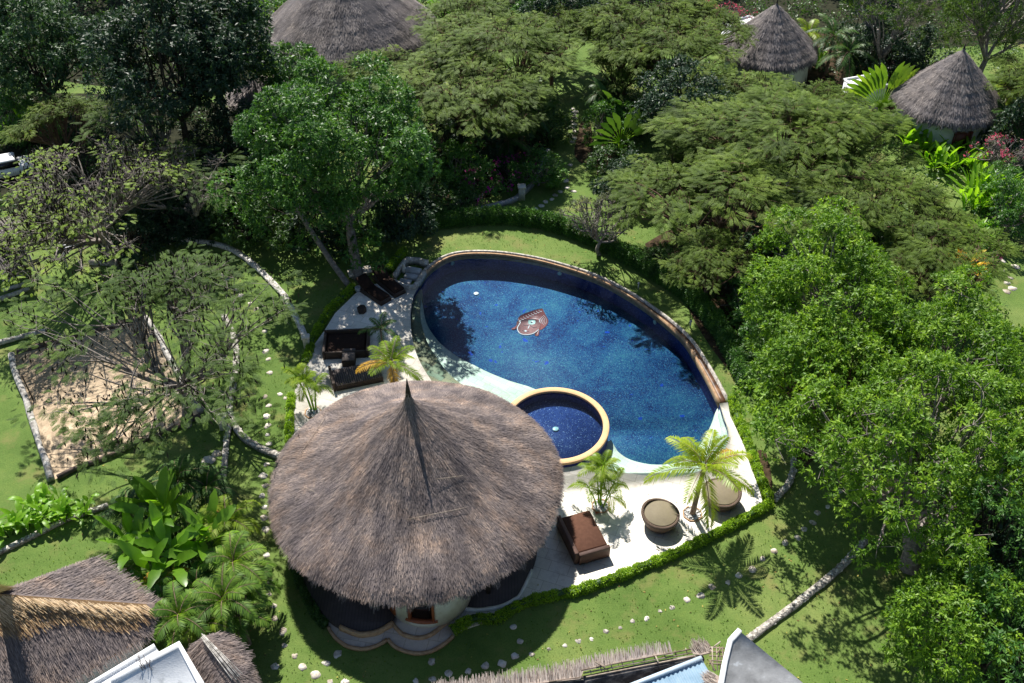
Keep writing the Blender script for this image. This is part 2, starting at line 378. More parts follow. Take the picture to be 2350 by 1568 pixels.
def thatch(name, stops, big=((.35, (.75, .75, .8)), (.65, (1.15, 1.1, 1.05))), bscale=.7):
    m, nt, out = newmat(name)
    co = N(nt, 'TexCoord').outputs['Object']
    a = N(nt, 'Attribute'); a.attribute_name = 'tint'
    f = noise(nt, 10, 5, co, .7)
    mx = N(nt, 'Math', operation='MULTIPLY_ADD'); nt.links.new(f, mx.inputs[0]); mx.inputs[1].default_value = .5
    sb = N(nt, 'Math', operation='SUBTRACT'); nt.links.new(a.outputs['Fac'], sb.inputs[0]); sb.inputs[1].default_value = .25; nt.links.new(sb.outputs[0], mx.inputs[2])
    col = ramp(nt, mx.outputs[0], stops)
    col = mixc(nt, 1.0, col, ramp(nt, noise(nt, bscale, 5, co, .7), list(big)), 'MULTIPLY')
    p = N(nt, 'BsdfPrincipled'); nt.links.new(col, p.inputs['Base Color']); p.inputs['Roughness'].default_value = .75; p.inputs['Specular IOR Level'].default_value = .25
    nt.links.new(p.outputs[0], out.inputs[0]); return m
M['thatch'] = thatch('weathered_thatch', [(.05, (.075, .060, .060)), (.42, (.165, .138, .130)), (.75, (.27, .223, .202)), (1, (.43, .345, .29))], ((.3, (.62, .63, .72)), (.5, (1, .98, .98)), (.7, (1.5, 1.3, 1.1))))
M['thatchgrey'] = thatch('grey_thatch', [(.1, (.075, .068, .07)), (.45, (.19, .17, .165)), (.75, (.29, .26, .245)), (1, (.42, .38, .35))])
M['thatchgold'] = thatch('golden_straw', [(.1, (.11, .07, .038)), (.35, (.29, .19, .095)), (.65, (.52, .37, .20)), (1, (.80, .64, .42))], ((.3, (.9, .85, .85)), (.7, (1.1, 1.05, 1.0))))
M['thatchpale'] = thatch('bleached_straw', [(.1, (.14, .11, .09)), (.45, (.36, .30, .26)), (.8, (.56, .50, .44))])

M['feather'] = leafmat('feathery_olive_leaves', (.035, .065, .009), (.10, .165, .020), (.20, .28, .040), .33, .6, .2)
M['feathersparse'] = leafmat('fine_green_leaves', (.032, .068, .014), (.068, .125, .022), (.12, .19, .034), .36, .6, .15)
M['featherlime'] = leafmat('fresh_lime_leaves', (.11, .17, .022), (.22, .34, .032), (.34, .48, .05), .45, .55, .25)
M['bright'] = leafmat('bright_green_leaves', (.035, .09, .008), (.115, .235, .016), (.28, .43, .035), .33, .5, .3)
M['midgreen'] = leafmat('mid_green_leaves', (.018, .06, .014), (.055, .15, .024), (.15, .30, .045), .30, .45, .35)
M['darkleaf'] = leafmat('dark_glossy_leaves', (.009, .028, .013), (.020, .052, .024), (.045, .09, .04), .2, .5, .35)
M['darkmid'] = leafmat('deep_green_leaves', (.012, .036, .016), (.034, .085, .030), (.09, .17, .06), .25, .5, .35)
M['greyleaf'] = leafmat('grey_green_leaves', (.05, .065, .035), (.10, .12, .065), (.17, .19, .11), .3, .6, .3)
M['hedgelime'] = leafmat('lime_hedge_leaves', (.12, .22, .012), (.24, .40, .022), (.38, .55, .04), .42, .5, .3)
M['hedge'] = leafmat('dark_hedge_leaves', (.018, .05, .012), (.045, .105, .022), (.09, .18, .035), .3, .45, .4)
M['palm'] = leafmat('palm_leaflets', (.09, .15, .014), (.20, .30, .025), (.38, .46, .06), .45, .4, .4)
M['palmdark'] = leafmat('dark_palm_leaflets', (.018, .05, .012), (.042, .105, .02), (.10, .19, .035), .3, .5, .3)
M['palmyellow'] = leafmat('yellowing_palm_leaflets', (.30, .22, .03), (.48, .28, .03), (.62, .40, .06), .4, .5, .3, (1.2, 1.1, .8))
M['banana'] = leafmat('banana_leaves', (.06, .15, .012), (.12, .26, .018), (.20, .38, .03), .5, .35, .45)
M['helic'] = leafmat('yellow_green_broad_leaves', (.10, .22, .012), (.19, .38, .02), (.28, .48, .04), .5, .4, .4)
M['magenta'] = leafmat('magenta_bracts', (.22, .01, .12), (.36, .02, .22), (.5, .06, .34), .4, .6, .2, (1.2, .8, 1.1))
M['pink'] = leafmat('pink_blossom', (.4, .03, .09), (.6, .08, .16), (.7, .2, .28), .3, .6, .2, (1.1, .8, .9))
M['croton'] = leafmat('yellow_croton_leaves', (.55, .30, .01), (.80, .50, .015), (.85, .65, .03), .4, .5, .3, (1.1, 1.0, .7))
M['palmmid'] = leafmat('mid_palm_leaflets', (.035, .085, .012), (.10, .20, .022), (.26, .38, .05), .38, .42, .4)

# ------------------------------------------------ vegetation builders
UP = np.array([0, 0, 1.])
def quads(mb, C, D, Nn, L, W, tint, droop=0.0, mid=.45):
    D = nrm(D); sd = nrm(np.cross(D, Nn)); L = np.broadcast_to(L, (len(C),))[:, None]; W = np.broadcast_to(W, (len(C),))[:, None]
    dr = np.array([0, 0, -1.]) * L * droop
    v = np.stack([C, C + D * L * mid + sd * W / 2, C + D * L + dr, C + D * L * mid - sd * W / 2], 1)
    mb.add(v.reshape(-1, 3), np.arange(len(C) * 4).reshape(-1, 4), tint)
def rdir(n, r): return nrm(r.normal(size=(n, 3)))
def lumps(c, R, H, nc, r, bottom=.3, inner=.62):
    d = rdir(nc * 3, r); d = d[d[:, 2] > -bottom][:nc]
    th = np.arctan2(d[:, 1], d[:, 0]); ph = r.uniform(0, 6.28, 3)
    k = 1 + .14 * np.sin(2 * th + ph[0]) + .12 * np.sin(3 * th + ph[1]) + .08 * np.sin(5 * th + ph[2])
    return np.array(c) + d * np.array([R, R, H]) * (k * r.uniform(inner, 1.0, len(d)))[:, None]
def leafy(mb, cen, P, cr, tufts, lv, L, W, r, spread=.8, droop=.12, outw=.6, upb=.35, jit=.22):
    for p in P:
        rad = cr * r.uniform(.65, 1.25); out = nrm(p - cen)
        Td = nrm(rdir(tufts, r) + out * outw + UP * upb)
        tp = p + Td * rad * r.uniform(.72, 1.06, (tufts, 1)) * np.array([1, 1, .8])
        tt = np.clip(r.normal(.5, .16, tufts) + r.normal(0, .06), 0, 1)
        TT = np.repeat(Td, lv, 0); C = np.repeat(tp, lv, 0); n = len(C)
        D = nrm(TT * .45 + rdir(n, r) * (spread + .15) + UP * -.05)
        Nn = nrm(TT * .8 + UP * .55 + r.normal(0, .33, (n, 3)))
        quads(mb, C + D * .02, D, Nn, L * r.uniform(.6, 1.3, n), W * r.uniform(.7, 1.3, n), np.clip(np.repeat(tt, lv) + r.normal(0, jit * .4, n), 0, 1), droop)
def pinnate(mb, B, D, L, l, w, m, r, tint, droop=.15, Nn=None, ang=55):
    n = len(B); D = nrm(D); Nn = nrm(UP + r.normal(0, .22, (n, 3))) if Nn is None else Nn
    sd = nrm(np.cross(D, Nn)); L = np.broadcast_to(L, (n,))
    ca, sa = math.cos(math.radians(ang)), math.sin(math.radians(ang))
    for k in range(m):
        t = (k + .8) / m; prof = math.sin(PI * min(.98, .12 + .8 * t)) ** .7
        P = B + D * (L * t)[:, None] - UP * (L * droop * t * t)[:, None]
        for s in (-1, 1):
            quads(mb, P, D * ca + sd * s * sa, Nn, l * prof * r.uniform(.85, 1.15, n), w, np.clip(tint + r.normal(0, .08, n), 0, 1), .12)
    quads(mb, B, D, Nn, L * 1.02, .025, .3, droop)
HOLES = [(1842, 438, 66), (1320, 300, 40), (22, 370, 26), (158, 560, 16), (190, 380, 20)]
def seen_at(p):
    z = p[2] - CAMH; d = p[1] * math.cos(PITCH) - z * math.sin(PITCH); up = p[1] * math.sin(PITCH) + z * math.cos(PITCH); return 1175 + FOC * p[0] / d, 784 - FOC * up / d
def feather_crown(mb, c, R, T, npads, fr, r, Lf=.58, l=.17, w=.038, m=8, hole=0):
    tips = []; c = np.array(c, float); ncl = max(6, npads // 7); cl = [(r.uniform(0, 6.283), math.sqrt(r.uniform(.03, 1)), r.normal(0, .30)) for _ in range(ncl)]
    for i in range(npads):
        a0, q0, z0 = cl[r.randint(ncl)]; x = math.cos(a0) * q0 * R + r.normal(0, R * .2); y = math.sin(a0) * q0 * R + r.normal(0, R * .2)
        a = math.atan2(y, x); q = math.hypot(x, y) / R; k = 1 + .12 * math.sin(3 * a + R) + .1 * math.sin(5 * a)
        if q > 1.12: x, y = x / q, y / q; q = 1.0
        p = c + np.array([x * k, y * k, T * (1 - q * q) + z0 + r.normal(0, .22)])
        if abs(c[0]) + abs(c[1]) > 1:
            sx_, sy_ = seen_at(p)
            if any(math.hypot(sx_ - a_, (sy_ - b_) * 1.3) < q_ + 26 for a_, b_, q_ in HOLES): continue
        pr = r.uniform(1.0, 1.9); n = fr; db = a + r.normal(0, .75); d = np.array([math.cos(db), math.sin(db), r.normal(.03, .08)]); e = np.array([-d[1], d[0], 0])
        s = r.uniform(-.45, 1, n); side = np.where(r.uniform(size=n) < .5, -1., 1.)
        lat = side * r.uniform(0, .45, n) * pr * (1 - np.clip(s, 0, 1) * .6)
        B = p + d * (s * pr)[:, None] + e * lat[:, None] + np.stack([np.zeros(n), np.zeros(n), r.normal(0, .06, n) - .10 * np.abs(s) * pr], 1)
        az2 = db + side * (r.uniform(.25, 1.25, n)) * (1.1 - .5 * np.clip(s, 0, 1))
        D = np.stack([np.cos(az2), np.sin(az2), r.normal(.0, .12, n)], 1)
        tt = np.clip(r.normal(.5, .12, n) + r.normal(0, .13) + .1 * z0, 0, 1); tips.append(p)
        pinnate(mb, B, D, Lf * r.uniform(.7, 1.25, n), l, w, m, r, tt)
    return np.array(tips)
def limbs(mb, base, fork, targets, r0, r, k=6, twig=.045, wob=.35):
    base = np.array(base, float); fork = np.array(fork, float)
    mid = (base + fork) / 2 + np.append(r.normal(0, .18, 2), 0)
    path = smooth_line([base, mid, fork], 5)
    tube(mb, path, np.linspace(r0 * 1.25, r0 * .8, len(path)), 8)
    t = np.arctan2(targets[:, 1] - fork[1], targets[:, 0] - fork[0]) + r.uniform(0, 6.28)
    g = ((t % (2 * PI)) / (2 * PI) * k).astype(int)
    for q in range(k):
        T = targets[g == q]
        if not len(T): continue
        e = T.mean(0); e = fork + (e - fork) * .7; e[2] -= .25
        m = (fork + e) / 2 + np.append(r.normal(0, wob, 2), -abs(r.normal(0, .3)))
        pa = smooth_line([fork, m, e], 5); tube(mb, pa, np.linspace(r0 * .62, r0 * .3, len(pa)), 6)
        for p in T:
            s = pa[r.randint(3, len(pa))]; mm = (s + p) / 2 + r.normal(0, .22, 3)
            tw = smooth_line([s, mm, p - np.array([0, 0, .15])], 3); tube(mb, tw, np.linspace(r0 * .2 + twig * .4, twig * .5, len(tw)), 4, cap=False)
def twigs(mb, tips, r, n=5, L=.8, rad=.016):
    for p in tips:
        for _ in range(n):
            d = nrm(r.normal(0, 1, 3) * [1, 1, .5] + [0, 0, .1]); q = p + d * L * r.uniform(.5, 1.2); m = (p + q) / 2 + r.normal(0, .08, 3)
            tube(mb, [p - [0, 0, .12], m, q], [rad, rad * .8, rad * .4], 3, cap=False)
def pods(mb, tips, r, n, L=.42):
    for p in tips:
        k = r.poisson(n)
        if not k: continue
        C = p + r.normal(0, .6, (k, 3)) * [1, 1, .2] + [0, 0, .28]
        D = nrm(np.array([0, 0, -1.]) + r.normal(0, .22, (k, 3)))
        Nn = rdir(k, r); ln = L * r.uniform(.6, 1.2, k); tt = r.uniform(0, 1, k)
        quads(mb, C, D, Nn, ln, .085, tt, 0, .5); quads(mb, C, D, np.cross(D, Nn), ln, .085, tt, 0, .5)

def feather_tree(name, label, cat, loc, R, T, zc, npads, fr, leaf, bark, seed, podn=0, tw=3, r0=.24, group=None, **kw):
    r = np.random.RandomState(seed); o = root(name, label, cat, loc, group); L0 = np.array(loc, float)
    mb = MB(); tips = feather_crown(mb, L0 + [0, 0, zc], R, T, npads, fr, r, **kw); mb.build('crown', leaf, o)
    tb = MB(); limbs(tb, L0 - [0, 0, .1], L0 + [r.normal(0, .3), r.normal(0, .3), zc * .42], tips, r0, r, 7)
    twigs(tb, tips, r, tw, .9); tb.build('trunk', bark, o)
    if podn: pb = MB(); pods(pb, tips, r, podn); tag(pb.build('seed_pods', M['pod'], o), kind='stuff')
    return o
def lumpy_tree(name, label, cat, loc, c, R, H, nc, cr, tufts, lv, L, W, leaf, bark, seed, r0=.28, group=None, fork=.35, bottom=.3, tw=0, bases=None, inner=.62, **kw):
    r = np.random.RandomState(seed); o = root(name, label, cat, loc, group); L0 = np.array(loc, float); c = np.array(c, float)
    P = lumps(c, R, H, nc, r, bottom, inner); mb = MB(); leafy(mb, c, P, cr, tufts, lv, L, W, r, **kw); mb.build('crown', leaf, o)
    tb = MB(); f = L0 + (c - L0) * fork
    limbs(tb, L0 - [0, 0, .1], f, P, r0, r, 6)
    if bases is not None:
        for b, pts in bases: tube(tb, smooth_line(pts, 5), np.linspace(b, b * .6, len(smooth_line(pts, 5))), 8)
    if tw: twigs(tb, P, r, tw, 1.1, .022)
    tb.build('trunk', bark, o); return o

def frond(mb, rb, c, az, L, e0, r, n=20, ll=.45, w=.05, bend=1.1, tint=.5, hang=.35, xbend=0):
    ts = np.linspace(0, 1, n); el = e0 - bend * ts ** 1.2; ds = L / n
    P = [np.array(c, float)]; D = []
    for i in range(n):
        a = az + xbend * ts[i]
        d = np.array([math.cos(el[i]) * math.cos(a), math.cos(el[i]) * math.sin(a), math.sin(el[i])]); D.append(d); P.append(P[-1] + d * ds)
    P = np.array(P[:-1]); D = np.array(D)
    sd = nrm(np.cross(D, UP)); nn = np.cross(sd, D)
    k0 = max(2, n // 8)
    prof = np.sin(np.clip(.2 + .75 * ts, 0, 1) * PI) ** .6
    for s in (-1, 1):
        for sub in (0, .5):
            PP = P[k0:] + D[k0:] * ds * sub
            dd = D[k0:] * .55 + sd[k0:] * s * .8 + nn[k0:] * .12 + r.normal(0, .06, (n - k0, 3))
            quads(mb, PP, dd, nn[k0:] + sd[k0:] * s * .4, ll * prof[k0:] * r.uniform(.85, 1.1, n - k0), w, np.clip(tint + r.normal(0, .12, n - k0), 0, 1), hang, .35)
    tube(rb, P[::3], np.linspace(.03, .008, len(P[::3])), 4, .7, cap=False)
def palm(name, label, cat, loc, top, nf, L, leaf, seed, trunk_r=.11, ll=.45, w=.05, group=None, yellow=(), e=(-.3, 1.35), bend=1.1, bark=None, n=20, stems=None):
    r = np.random.RandomState(seed); o = root(name, label, cat, loc, group); top = np.array(top, float); L0 = np.array(loc, float)
    tops = [(L0, top, trunk_r)] + (stems or [])
    tb = MB()
    for b, t, rr in tops:
        m = (b + t) / 2 + [(t[0] - b[0]) * -.12, 0, 0]; pa = smooth_line([b, m, t], 6); tube(tb, pa, np.linspace(rr * 1.25, rr * .75, len(pa)), 8)
    mb = MB(); rb = MB(); yb = MB()
    for ti, (b, t, rr) in enumerate(tops):
        k = nf if ti == 0 else max(5, nf // 2)
        for i in range(k):
            f = i / max(1, k - 1); az = i * 2.399 + r.normal(0, .15); e0 = e[0] + (e[1] - e[0]) * f + r.normal(0, .08)
            tgt = yb if (ti == 0 and i in yellow) else mb
            frond(tgt, tb if tgt is mb else tb, t, az, L * (.8 + .3 * math.sin(PI * min(1, f + .25))) * r.uniform(.85, 1.1), e0, r, n, ll, w, bend, r.uniform(.3, .75))
    tb.build('trunk', bark or M['palmbark'], o); mb.build('fronds', leaf, o)
    if yellow: yb.build('yellow_fronds', M['palmyellow'], o)
    return o
def blade(mb, b, az, L, W, e0, bend, r, tint=.5, n=9, petiole=.25, vee=.25, tear=0.0, roll=0):
    P = [np.array(b, float)]; D = []; el = e0
    for i in range(n + 1):
        el = e0 - bend * (i / n) ** 1.4; D.append(np.array([math.cos(el) * math.cos(az), math.cos(el) * math.sin(az), math.sin(el)])); P.append(P[-1] + D[-1] * L / n)
    P = P[:-1]; V = []; F = []
    sd = nrm(np.cross(D[0], UP)) ; sd = sd * math.cos(roll) + np.cross(D[0], sd) * math.sin(roll)
    for i in range(n + 1):
        t = i / n; nn = nrm(np.cross(sd, D[i]))
        w = .02 if t < petiole else W / 2 * (math.sin(PI * min(.995, .06 + .94 * (t - petiole) / (1 - petiole))) ** .55)
        ww = w * (1 - (tear * r.uniform() if t > petiole else 0)); w2 = w * (1 - (tear * r.uniform() if t > petiole else 0))
        V += [P[i] - sd * ww + nn * ww * vee, P[i], P[i] + sd * w2 + nn * w2 * vee]
    for i in range(n): a = i * 3; F += [(a, a + 1, a + 4, a + 3), (a + 1, a + 2, a + 5, a + 4)]
    mb.add(V, F, np.clip(tint + r.normal(0, .05, len(F)), 0, 1))
def broadleaf(name, label, cat, loc, n, H, rad, L, W, leaf, seed, group=None, e=(.4, 1.4), stem=True, vee=.25, tear=0, bend=(.5, 1.2), petiole=.15, sx=1):
    r = np.random.RandomState(seed); o = root(name, label, cat, loc, group); mb = MB(); sb = MB(); L0 = np.array(loc, float)
    for i in range(n):
        a = r.uniform(0, 6.283); q = rad * math.sqrt(r.uniform()); h = H * r.uniform(.35, 1) * (1 - .35 * q / rad)
        b = L0 + [math.cos(a) * q * sx, math.sin(a) * q, 0]; t = b + [r.normal(0, .08), r.normal(0, .08), h]
        if stem: tube(sb, [b, (b + t) / 2, t], [.025, .022, .015], 4)
        for k in range(r.randint(2, 5)):
            blade(mb, t - [0, 0, .12 * k], r.uniform(0, 6.283), L * r.uniform(.6, 1.15), W * r.uniform(.75, 1.2), r.uniform(*e), r.uniform(*bend), r, r.uniform(.2, .85), 8, petiole, vee, tear)
    mb.build('leaves', leaf, o)
    if stem: sb.build('stems', M['hedge'], o)
    return o
def hedge(name, label, line, w, h, leaf, dens, L, W, seed, z=0):
    r = np.random.RandomState(seed); o = root(name, label, 'hedge', line[0]); P = np.array([[p[0], p[1]] for p in line])
    cb = MB(); strip_solid(cb, P, w * .62, z, z + h * .75, .03); cb.build('inner_twigs', M['hedge'], o)
    seg = np.linalg.norm(np.diff(P, axis=0), axis=1); cum = np.concatenate([[0], np.cumsum(seg)]); n = int(cum[-1] * dens)
    s = r.uniform(0, cum[-1], n); i = np.clip(np.searchsorted(cum, s) - 1, 0, len(seg) - 1); f = (s - cum[i]) / seg[i]
    c = P[i] + (P[i + 1] - P[i]) * f[:, None]; t = nrm(P[i + 1] - P[i]); nn = np.stack([-t[:, 1], t[:, 0]], 1)
    ph = r.uniform(0, PI, n); lump = 1 + (.12 * np.sin(s * 3.1) + .1 * np.sin(s * 7.3 + 1) + .08 * np.sin(s * 13.7)) * (.45 if h > .8 else 1)
    off = np.cos(ph); up = np.sin(ph) ** .6
    rad = r.uniform(.75, 1.06, n) * lump
    C = np.stack([c[:, 0] + nn[:, 0] * off * w / 2 * rad, c[:, 1] + nn[:, 1] * off * w / 2 * rad, z + up * h * rad * r.uniform(.75, 1, n)], 1)
    out = nrm(np.stack([nn[:, 0] * off, nn[:, 1] * off, up], 1))
    mb = MB()
    quads(mb, C, out + rdir(n, r) * .9, nrm(out + r.normal(0, .4, (n, 3)) + UP * .5), L * r.uniform(.6, 1.3, n), W, np.clip(r.normal(.5, .2, n) + .12 * np.sin(s * 4.7), 0, 1), .1)
    mb.build('foliage', leaf, o); return o

# ------------------------------------------------ thatch
def strands(mb, P, D, Nn, L, W, r, tint, lift=.10):
    n = len(P); D = nrm(D + r.normal(0, .065, (n, 3))); sd = nrm(np.cross(D, Nn)); L = np.broadcast_to(L, (n,))[:, None]; W = np.broadcast_to(W, (n,))[:, None]
    a = P - Nn * .02; b = P + D * L + Nn * (lift * L)
    v = np.stack([a - sd * W / 2, a + sd * W / 2, b + sd * W / 5, b - sd * W / 5], 1)
    mb.add(v.reshape(-1, 3), np.arange(n * 4).reshape(-1, 4), tint)
def round_roof(parent, c, prof, mat, r, dens=260, L=.42, W=.035, fringe=1.0, sy=1, wob=0.0, name='roof'):
    prof = np.array(prof, float); mb = MB()
    nseg = 72; pr = np.array(smooth_line([np.array([a, b]) for a, b in prof], 4))
    wf = (lambda t: wob * (math.sin(3 * t + 1) + .6 * math.sin(7 * t) + .5 * math.sin(11 * t + 2)))
    V = []; F = []
    for i, (rr, z) in enumerate(pr):
        for k in range(nseg):
            t = 2 * PI * k / nseg; w = 1 + wf(t) * min(1, rr / prof[-1][0]); V.append((c[0] + rr * w * math.cos(t), c[1] + rr * w * sy * math.sin(t), c[2] + z))
    for i in range(len(pr) - 1):
        for k in range(nseg): j = (k + 1) % nseg; F.append((i * nseg + k, (i + 1) * nseg + k, (i + 1) * nseg + j, i * nseg + j))
    mb.add(V, F, .35)
    # underside
    e = len(pr) - 1; rr, z = pr[-1]; b = [(c[0] + (rr - .35) * math.cos(2 * PI * k / nseg), c[1] + (rr - .35) * sy * math.sin(2 * PI * k / nseg), c[2] + z - .28) for k in range(nseg)]
    mb.add(V[e * nseg:] + b, [(k, nseg + k, nseg + (k + 1) % nseg, (k + 1) % nseg) for k in range(nseg)] + [tuple(range(2 * nseg - 1, nseg - 1, -1))], .2)
    seg = np.linalg.norm(np.diff(pr, axis=0), axis=1); rm = (pr[1:, 0] + pr[:-1, 0]) / 2; A = seg * 2 * PI * rm
    n = int(A.sum() * dens); i = r.choice(len(seg), n, p=A / A.sum()); f = r.uniform(0, 1, n); th = r.uniform(0, 2 * PI, n)
    rad = pr[i, 0] + (pr[i + 1, 0] - pr[i, 0]) * f; z = pr[i, 1] + (pr[i + 1, 1] - pr[i, 1]) * f
    w = np.array([1 + wf(t) for t in th]); ct, st = np.cos(th), np.sin(th)
    P = np.stack([c[0] + rad * w * ct, c[1] + rad * w * st * sy, c[2] + z], 1)
    dr = pr[i + 1] - pr[i]; dr = nrm(dr); D = np.stack([dr[:, 0] * ct, dr[:, 0] * st, dr[:, 1]], 1); Nn = np.stack([-dr[:, 1] * ct, -dr[:, 1] * st, dr[:, 0]], 1)
    clump = .13 * np.sin(th * 9 + rad * 1.7) + .1 * np.sin(th * 23 - rad * 2.3) + .08 * np.sin(th * 41 + rad)
    strands(mb, P, D, Nn, L * r.uniform(.5, 1.25, n), W, r, np.clip(r.normal(.5, .17, n) + clump, 0, 1), .075)
    n = int(2 * PI * pr[-1, 0] * 190 * fringe); th = r.uniform(0, 2 * PI, n); ct, st = np.cos(th), np.sin(th); w = np.array([1 + wf(t) for t in th])
    rr = pr[-1, 0] - r.uniform(0, .35, n); P = np.stack([c[0] + rr * w * ct, c[1] + rr * w * st * sy, c[2] + pr[-1, 1] + r.uniform(-.2, .12, n)], 1)
    cl = .12 * np.sin(th * 31) + .1 * np.sin(th * 57 + 1)
    D = np.stack([ct * .55, st * .55, -np.ones(n) * .8], 1); Nn = np.stack([ct, st, .5 * np.ones(n)], 1)
    strands(mb, P, D, nrm(Nn), (.34 + cl) * r.uniform(.5, 1.2, n), W, r, np.clip(r.normal(.42, .2, n), 0, 1), .05)
    return mb.build(name, mat, parent)
def thatch_patch(mb, tris, r, dens, L=.45, W=.035, tint=(.5, .2), lift=.13, down=None):
    for t in tris:
        a, b, c = (np.array(q, float) for q in t); nn = np.cross(b - a, c - a); A = np.linalg.norm(nn) / 2; nn = nn / (2 * A)
        if nn[2] < 0: nn = -nn; b, c = c, b
        mb.add([a, b, c], [(0, 1, 2)], .35)
        n = int(A * dens); u = r.uniform(0, 1, (n, 2)); sw = u.sum(1) > 1; u[sw] = 1 - u[sw]
        P = a + (b - a) * u[:, :1] + (c - a) * u[:, 1:]
        d = down if down is not None else nn * nn[2] - UP
        d = nrm(np.array(d, float)); D = np.repeat([d], n, 0)
        strands(mb, P, D, np.repeat([nn], n, 0), L * r.uniform(.5, 1.25, n), W, r, np.clip(r.normal(tint[0], tint[1], n), 0, 1), lift)

# ================================================ THE PLACE
def xy(p): return (float(p[0]), float(p[1]))
RC = G(1275, 973, .5); RR = float(np.linalg.norm(G(1397, 973, .5) - RC)); ring = lambda a, r=RR: np.array([RC[0] + r * math.cos(a), RC[1] + r * math.sin(a), 0])
zt = .15
deckL = KL(5, [(526, 385), (490, 450), (470, 540), (468, 640), (480, 750), (510, 860), (560, 960), (620, 1050)], zt)
underL = [np.array([-3.4, 39.6, 0]), np.array([-2.2, 38.7, 0])]
ringS = [ring(math.radians(a)) for a in range(160, 309, 8)]
front = KL('b', [(500, 640), (650, 664), (800, 685), (960, 695), (1060, 690), (1200, 655), (1330, 580), (1400, 480), (1420, 365), (1385, 260), (1355, 157)], zt)
back = KL(5, [(528, 370), (560, 315), (600, 270), (700, 200), (800, 172), (920, 165), (1060, 170), (1200, 188), (1340, 213), (1480, 250), (1690, 315), (1840, 385), (2010, 485), (2140, 580), (2330, 735)], zt) + KL(6, [(60, 850), (150, 1000), (240, 1185)], zt)
backS = smooth_line(back, 4)
for _ in range(6): backS = [backS[0]] + [(backS[i - 1] + 2 * backS[i] + backS[i + 1]) / 4 for i in range(1, len(backS) - 1)] + [backS[-1]]
deckS = smooth_line(deckL, 3); frontS = smooth_line(front, 3)
pool = deckS + underL + ringS + frontS + backS[::-1]
pool = [np.array(xy(p)) for p in pool]
PC = np.mean(pool, 0)
grow = lambda p, d: np.array(xy(p)) + nrm(np.array(xy(p)) - PC) * d

# ground as one sheet with the basin cut out
g = MB(); big = [(-400, -150), (400, -150), (400, 600), (-400, 600)]
prism(g, big, 0, 0, holes=[[tuple(grow(p, .10)) for p in pool][::-1]])
tag(g.build('ground', M['lawn']), kind='structure')
def soil(name, polys, mat='soil', z=.004):
    s = MB()
    for p in polys: prism(s, smooth_line(p, 4, True), z, z); z += .004
    return tag(s.build(name, M[mat]), kind='structure')
soil('ground_soil', [
    KL(2, [(1600, 960), (1640, 830), (1700, 850), (1720, 1100), (1640, 1120), (1590, 1060)]),
    KL(2, [(760, 850), (1150, 780), (1400, 1000), (1300, 1200), (1000, 1350), (700, 1400), (600, 1150)]),
    KL(2, [(1750, 950), (1900, 900), (2000, 1200), (1950, 1300), (1760, 1250)]),
    [G(1480, 560), G(1760, 480), G(1760, 620), G(1700, 800), G(1640, 700)],
    KL(6, [(0, 480), (130, 600), (330, 900), (300, 960), (120, 720)]),
    KL(9, [(490, 0), (560, 0), (600, 200), (570, 250)]),
    KL(9, [(760, -60), (960, -60), (860, 60), (800, 110)]),
    [G(1700, 60), G(1980, 100), G(2050, 260), G(1900, 260)],
    KL(3, [(2210, 520), (2400, 600), (2400, 1000), (2200, 900)]),
    KL(9, [(1880, 640), (2300, 760), (2323, 1100), (1800, 1000)])])

soil('bed_shade_sheet', [
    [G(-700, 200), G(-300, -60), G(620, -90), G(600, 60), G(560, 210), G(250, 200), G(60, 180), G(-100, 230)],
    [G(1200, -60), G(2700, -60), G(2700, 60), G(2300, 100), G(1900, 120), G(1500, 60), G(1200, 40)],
    [G(-40, 250), G(200, 215), G(560, 260), G(560, 480), G(350, 560), G(0, 480)]], 'shade_litter')  # dark sheets over the lawn, painting in the shade under the trees
# ---------------- pool
po = root('swimming_pool', 'large kidney shaped pool with blue mosaic floor and green stone steps', 'swimming pool', (PC[0], PC[1], 0))
b = MB(); prism(b, [xy(p) for p in pool], -1.3, -1.2, top=True); b.build('floor', M['poolfloor'], po)
b = MB(); V = []; n = len(pool)
for p in pool: V += [(p[0], p[1], -1.25), (p[0], p[1], .08)]
b.add(V, [(2 * i, 2 * ((i + 1) % n), 2 * ((i + 1) % n) + 1, 2 * i + 1) for i in range(n)]); b.build('wall', M['poolwall'], po)
edgeA = KL(5, [(548, 415), (532, 520), (540, 640), (580, 770), (640, 870), (730, 990), (860, 1090), (1050, 1200)], -.2)
edgeB = KL(5, [(552, 520), (568, 620), (610, 730), (690, 840), (800, 930), (950, 1010), (1100, 1100), (1220, 1190)], -.45)
edgeC = KL(5, [(556, 560), (575, 640), (610, 705), (680, 790), (800, 880), (900, 930), (1000, 980), (1150, 1040), (1320, 1095), (1400, 1180)], -.7)
tailm = [np.array([RC[0] - 1.0, RC[1] + 1.0, 0]), np.array([RC[0] - 2.4, RC[1] - .5, 0])]
for e, z, m_ in ((edgeC, -.7, 'sukabumi'), (edgeB, -.45, 'sukabumi'), (edgeA, -.2, 'sukabumidark')):
    b = MB(); outer = [grow(p, .06) for p in deckS] + [grow(p, .06) for p in underL]
    if m_ == 'sukabumidark' : m_ = 'sukabumidark'
    b_poly = [xy(p) for p in outer] + [xy(p) for p in tailm[::-1]] + [xy(p) for p in smooth_line(e, 3)[::-1]]
    prism(b, b_poly, -1.23, z); o = b.build('step', M[m_], po)
shelf = KL('b', [(560, 425), (590, 480), (620, 520), (700, 570), (850, 605), (1000, 600), (1120, 560), (1220, 450), (1290, 320), (1322, 228), (1350, 175)], -.35)
b = MB(); prism(b, [xy(grow(p, .06)) for p in frontS] + [xy(p) for p in smooth_line(shelf, 3)[::-1]] + [xy(RC + np.array([1.5, -1.2, 0]))], -1.23, -.35); b.build('shelf', M['sukabumi'], po)
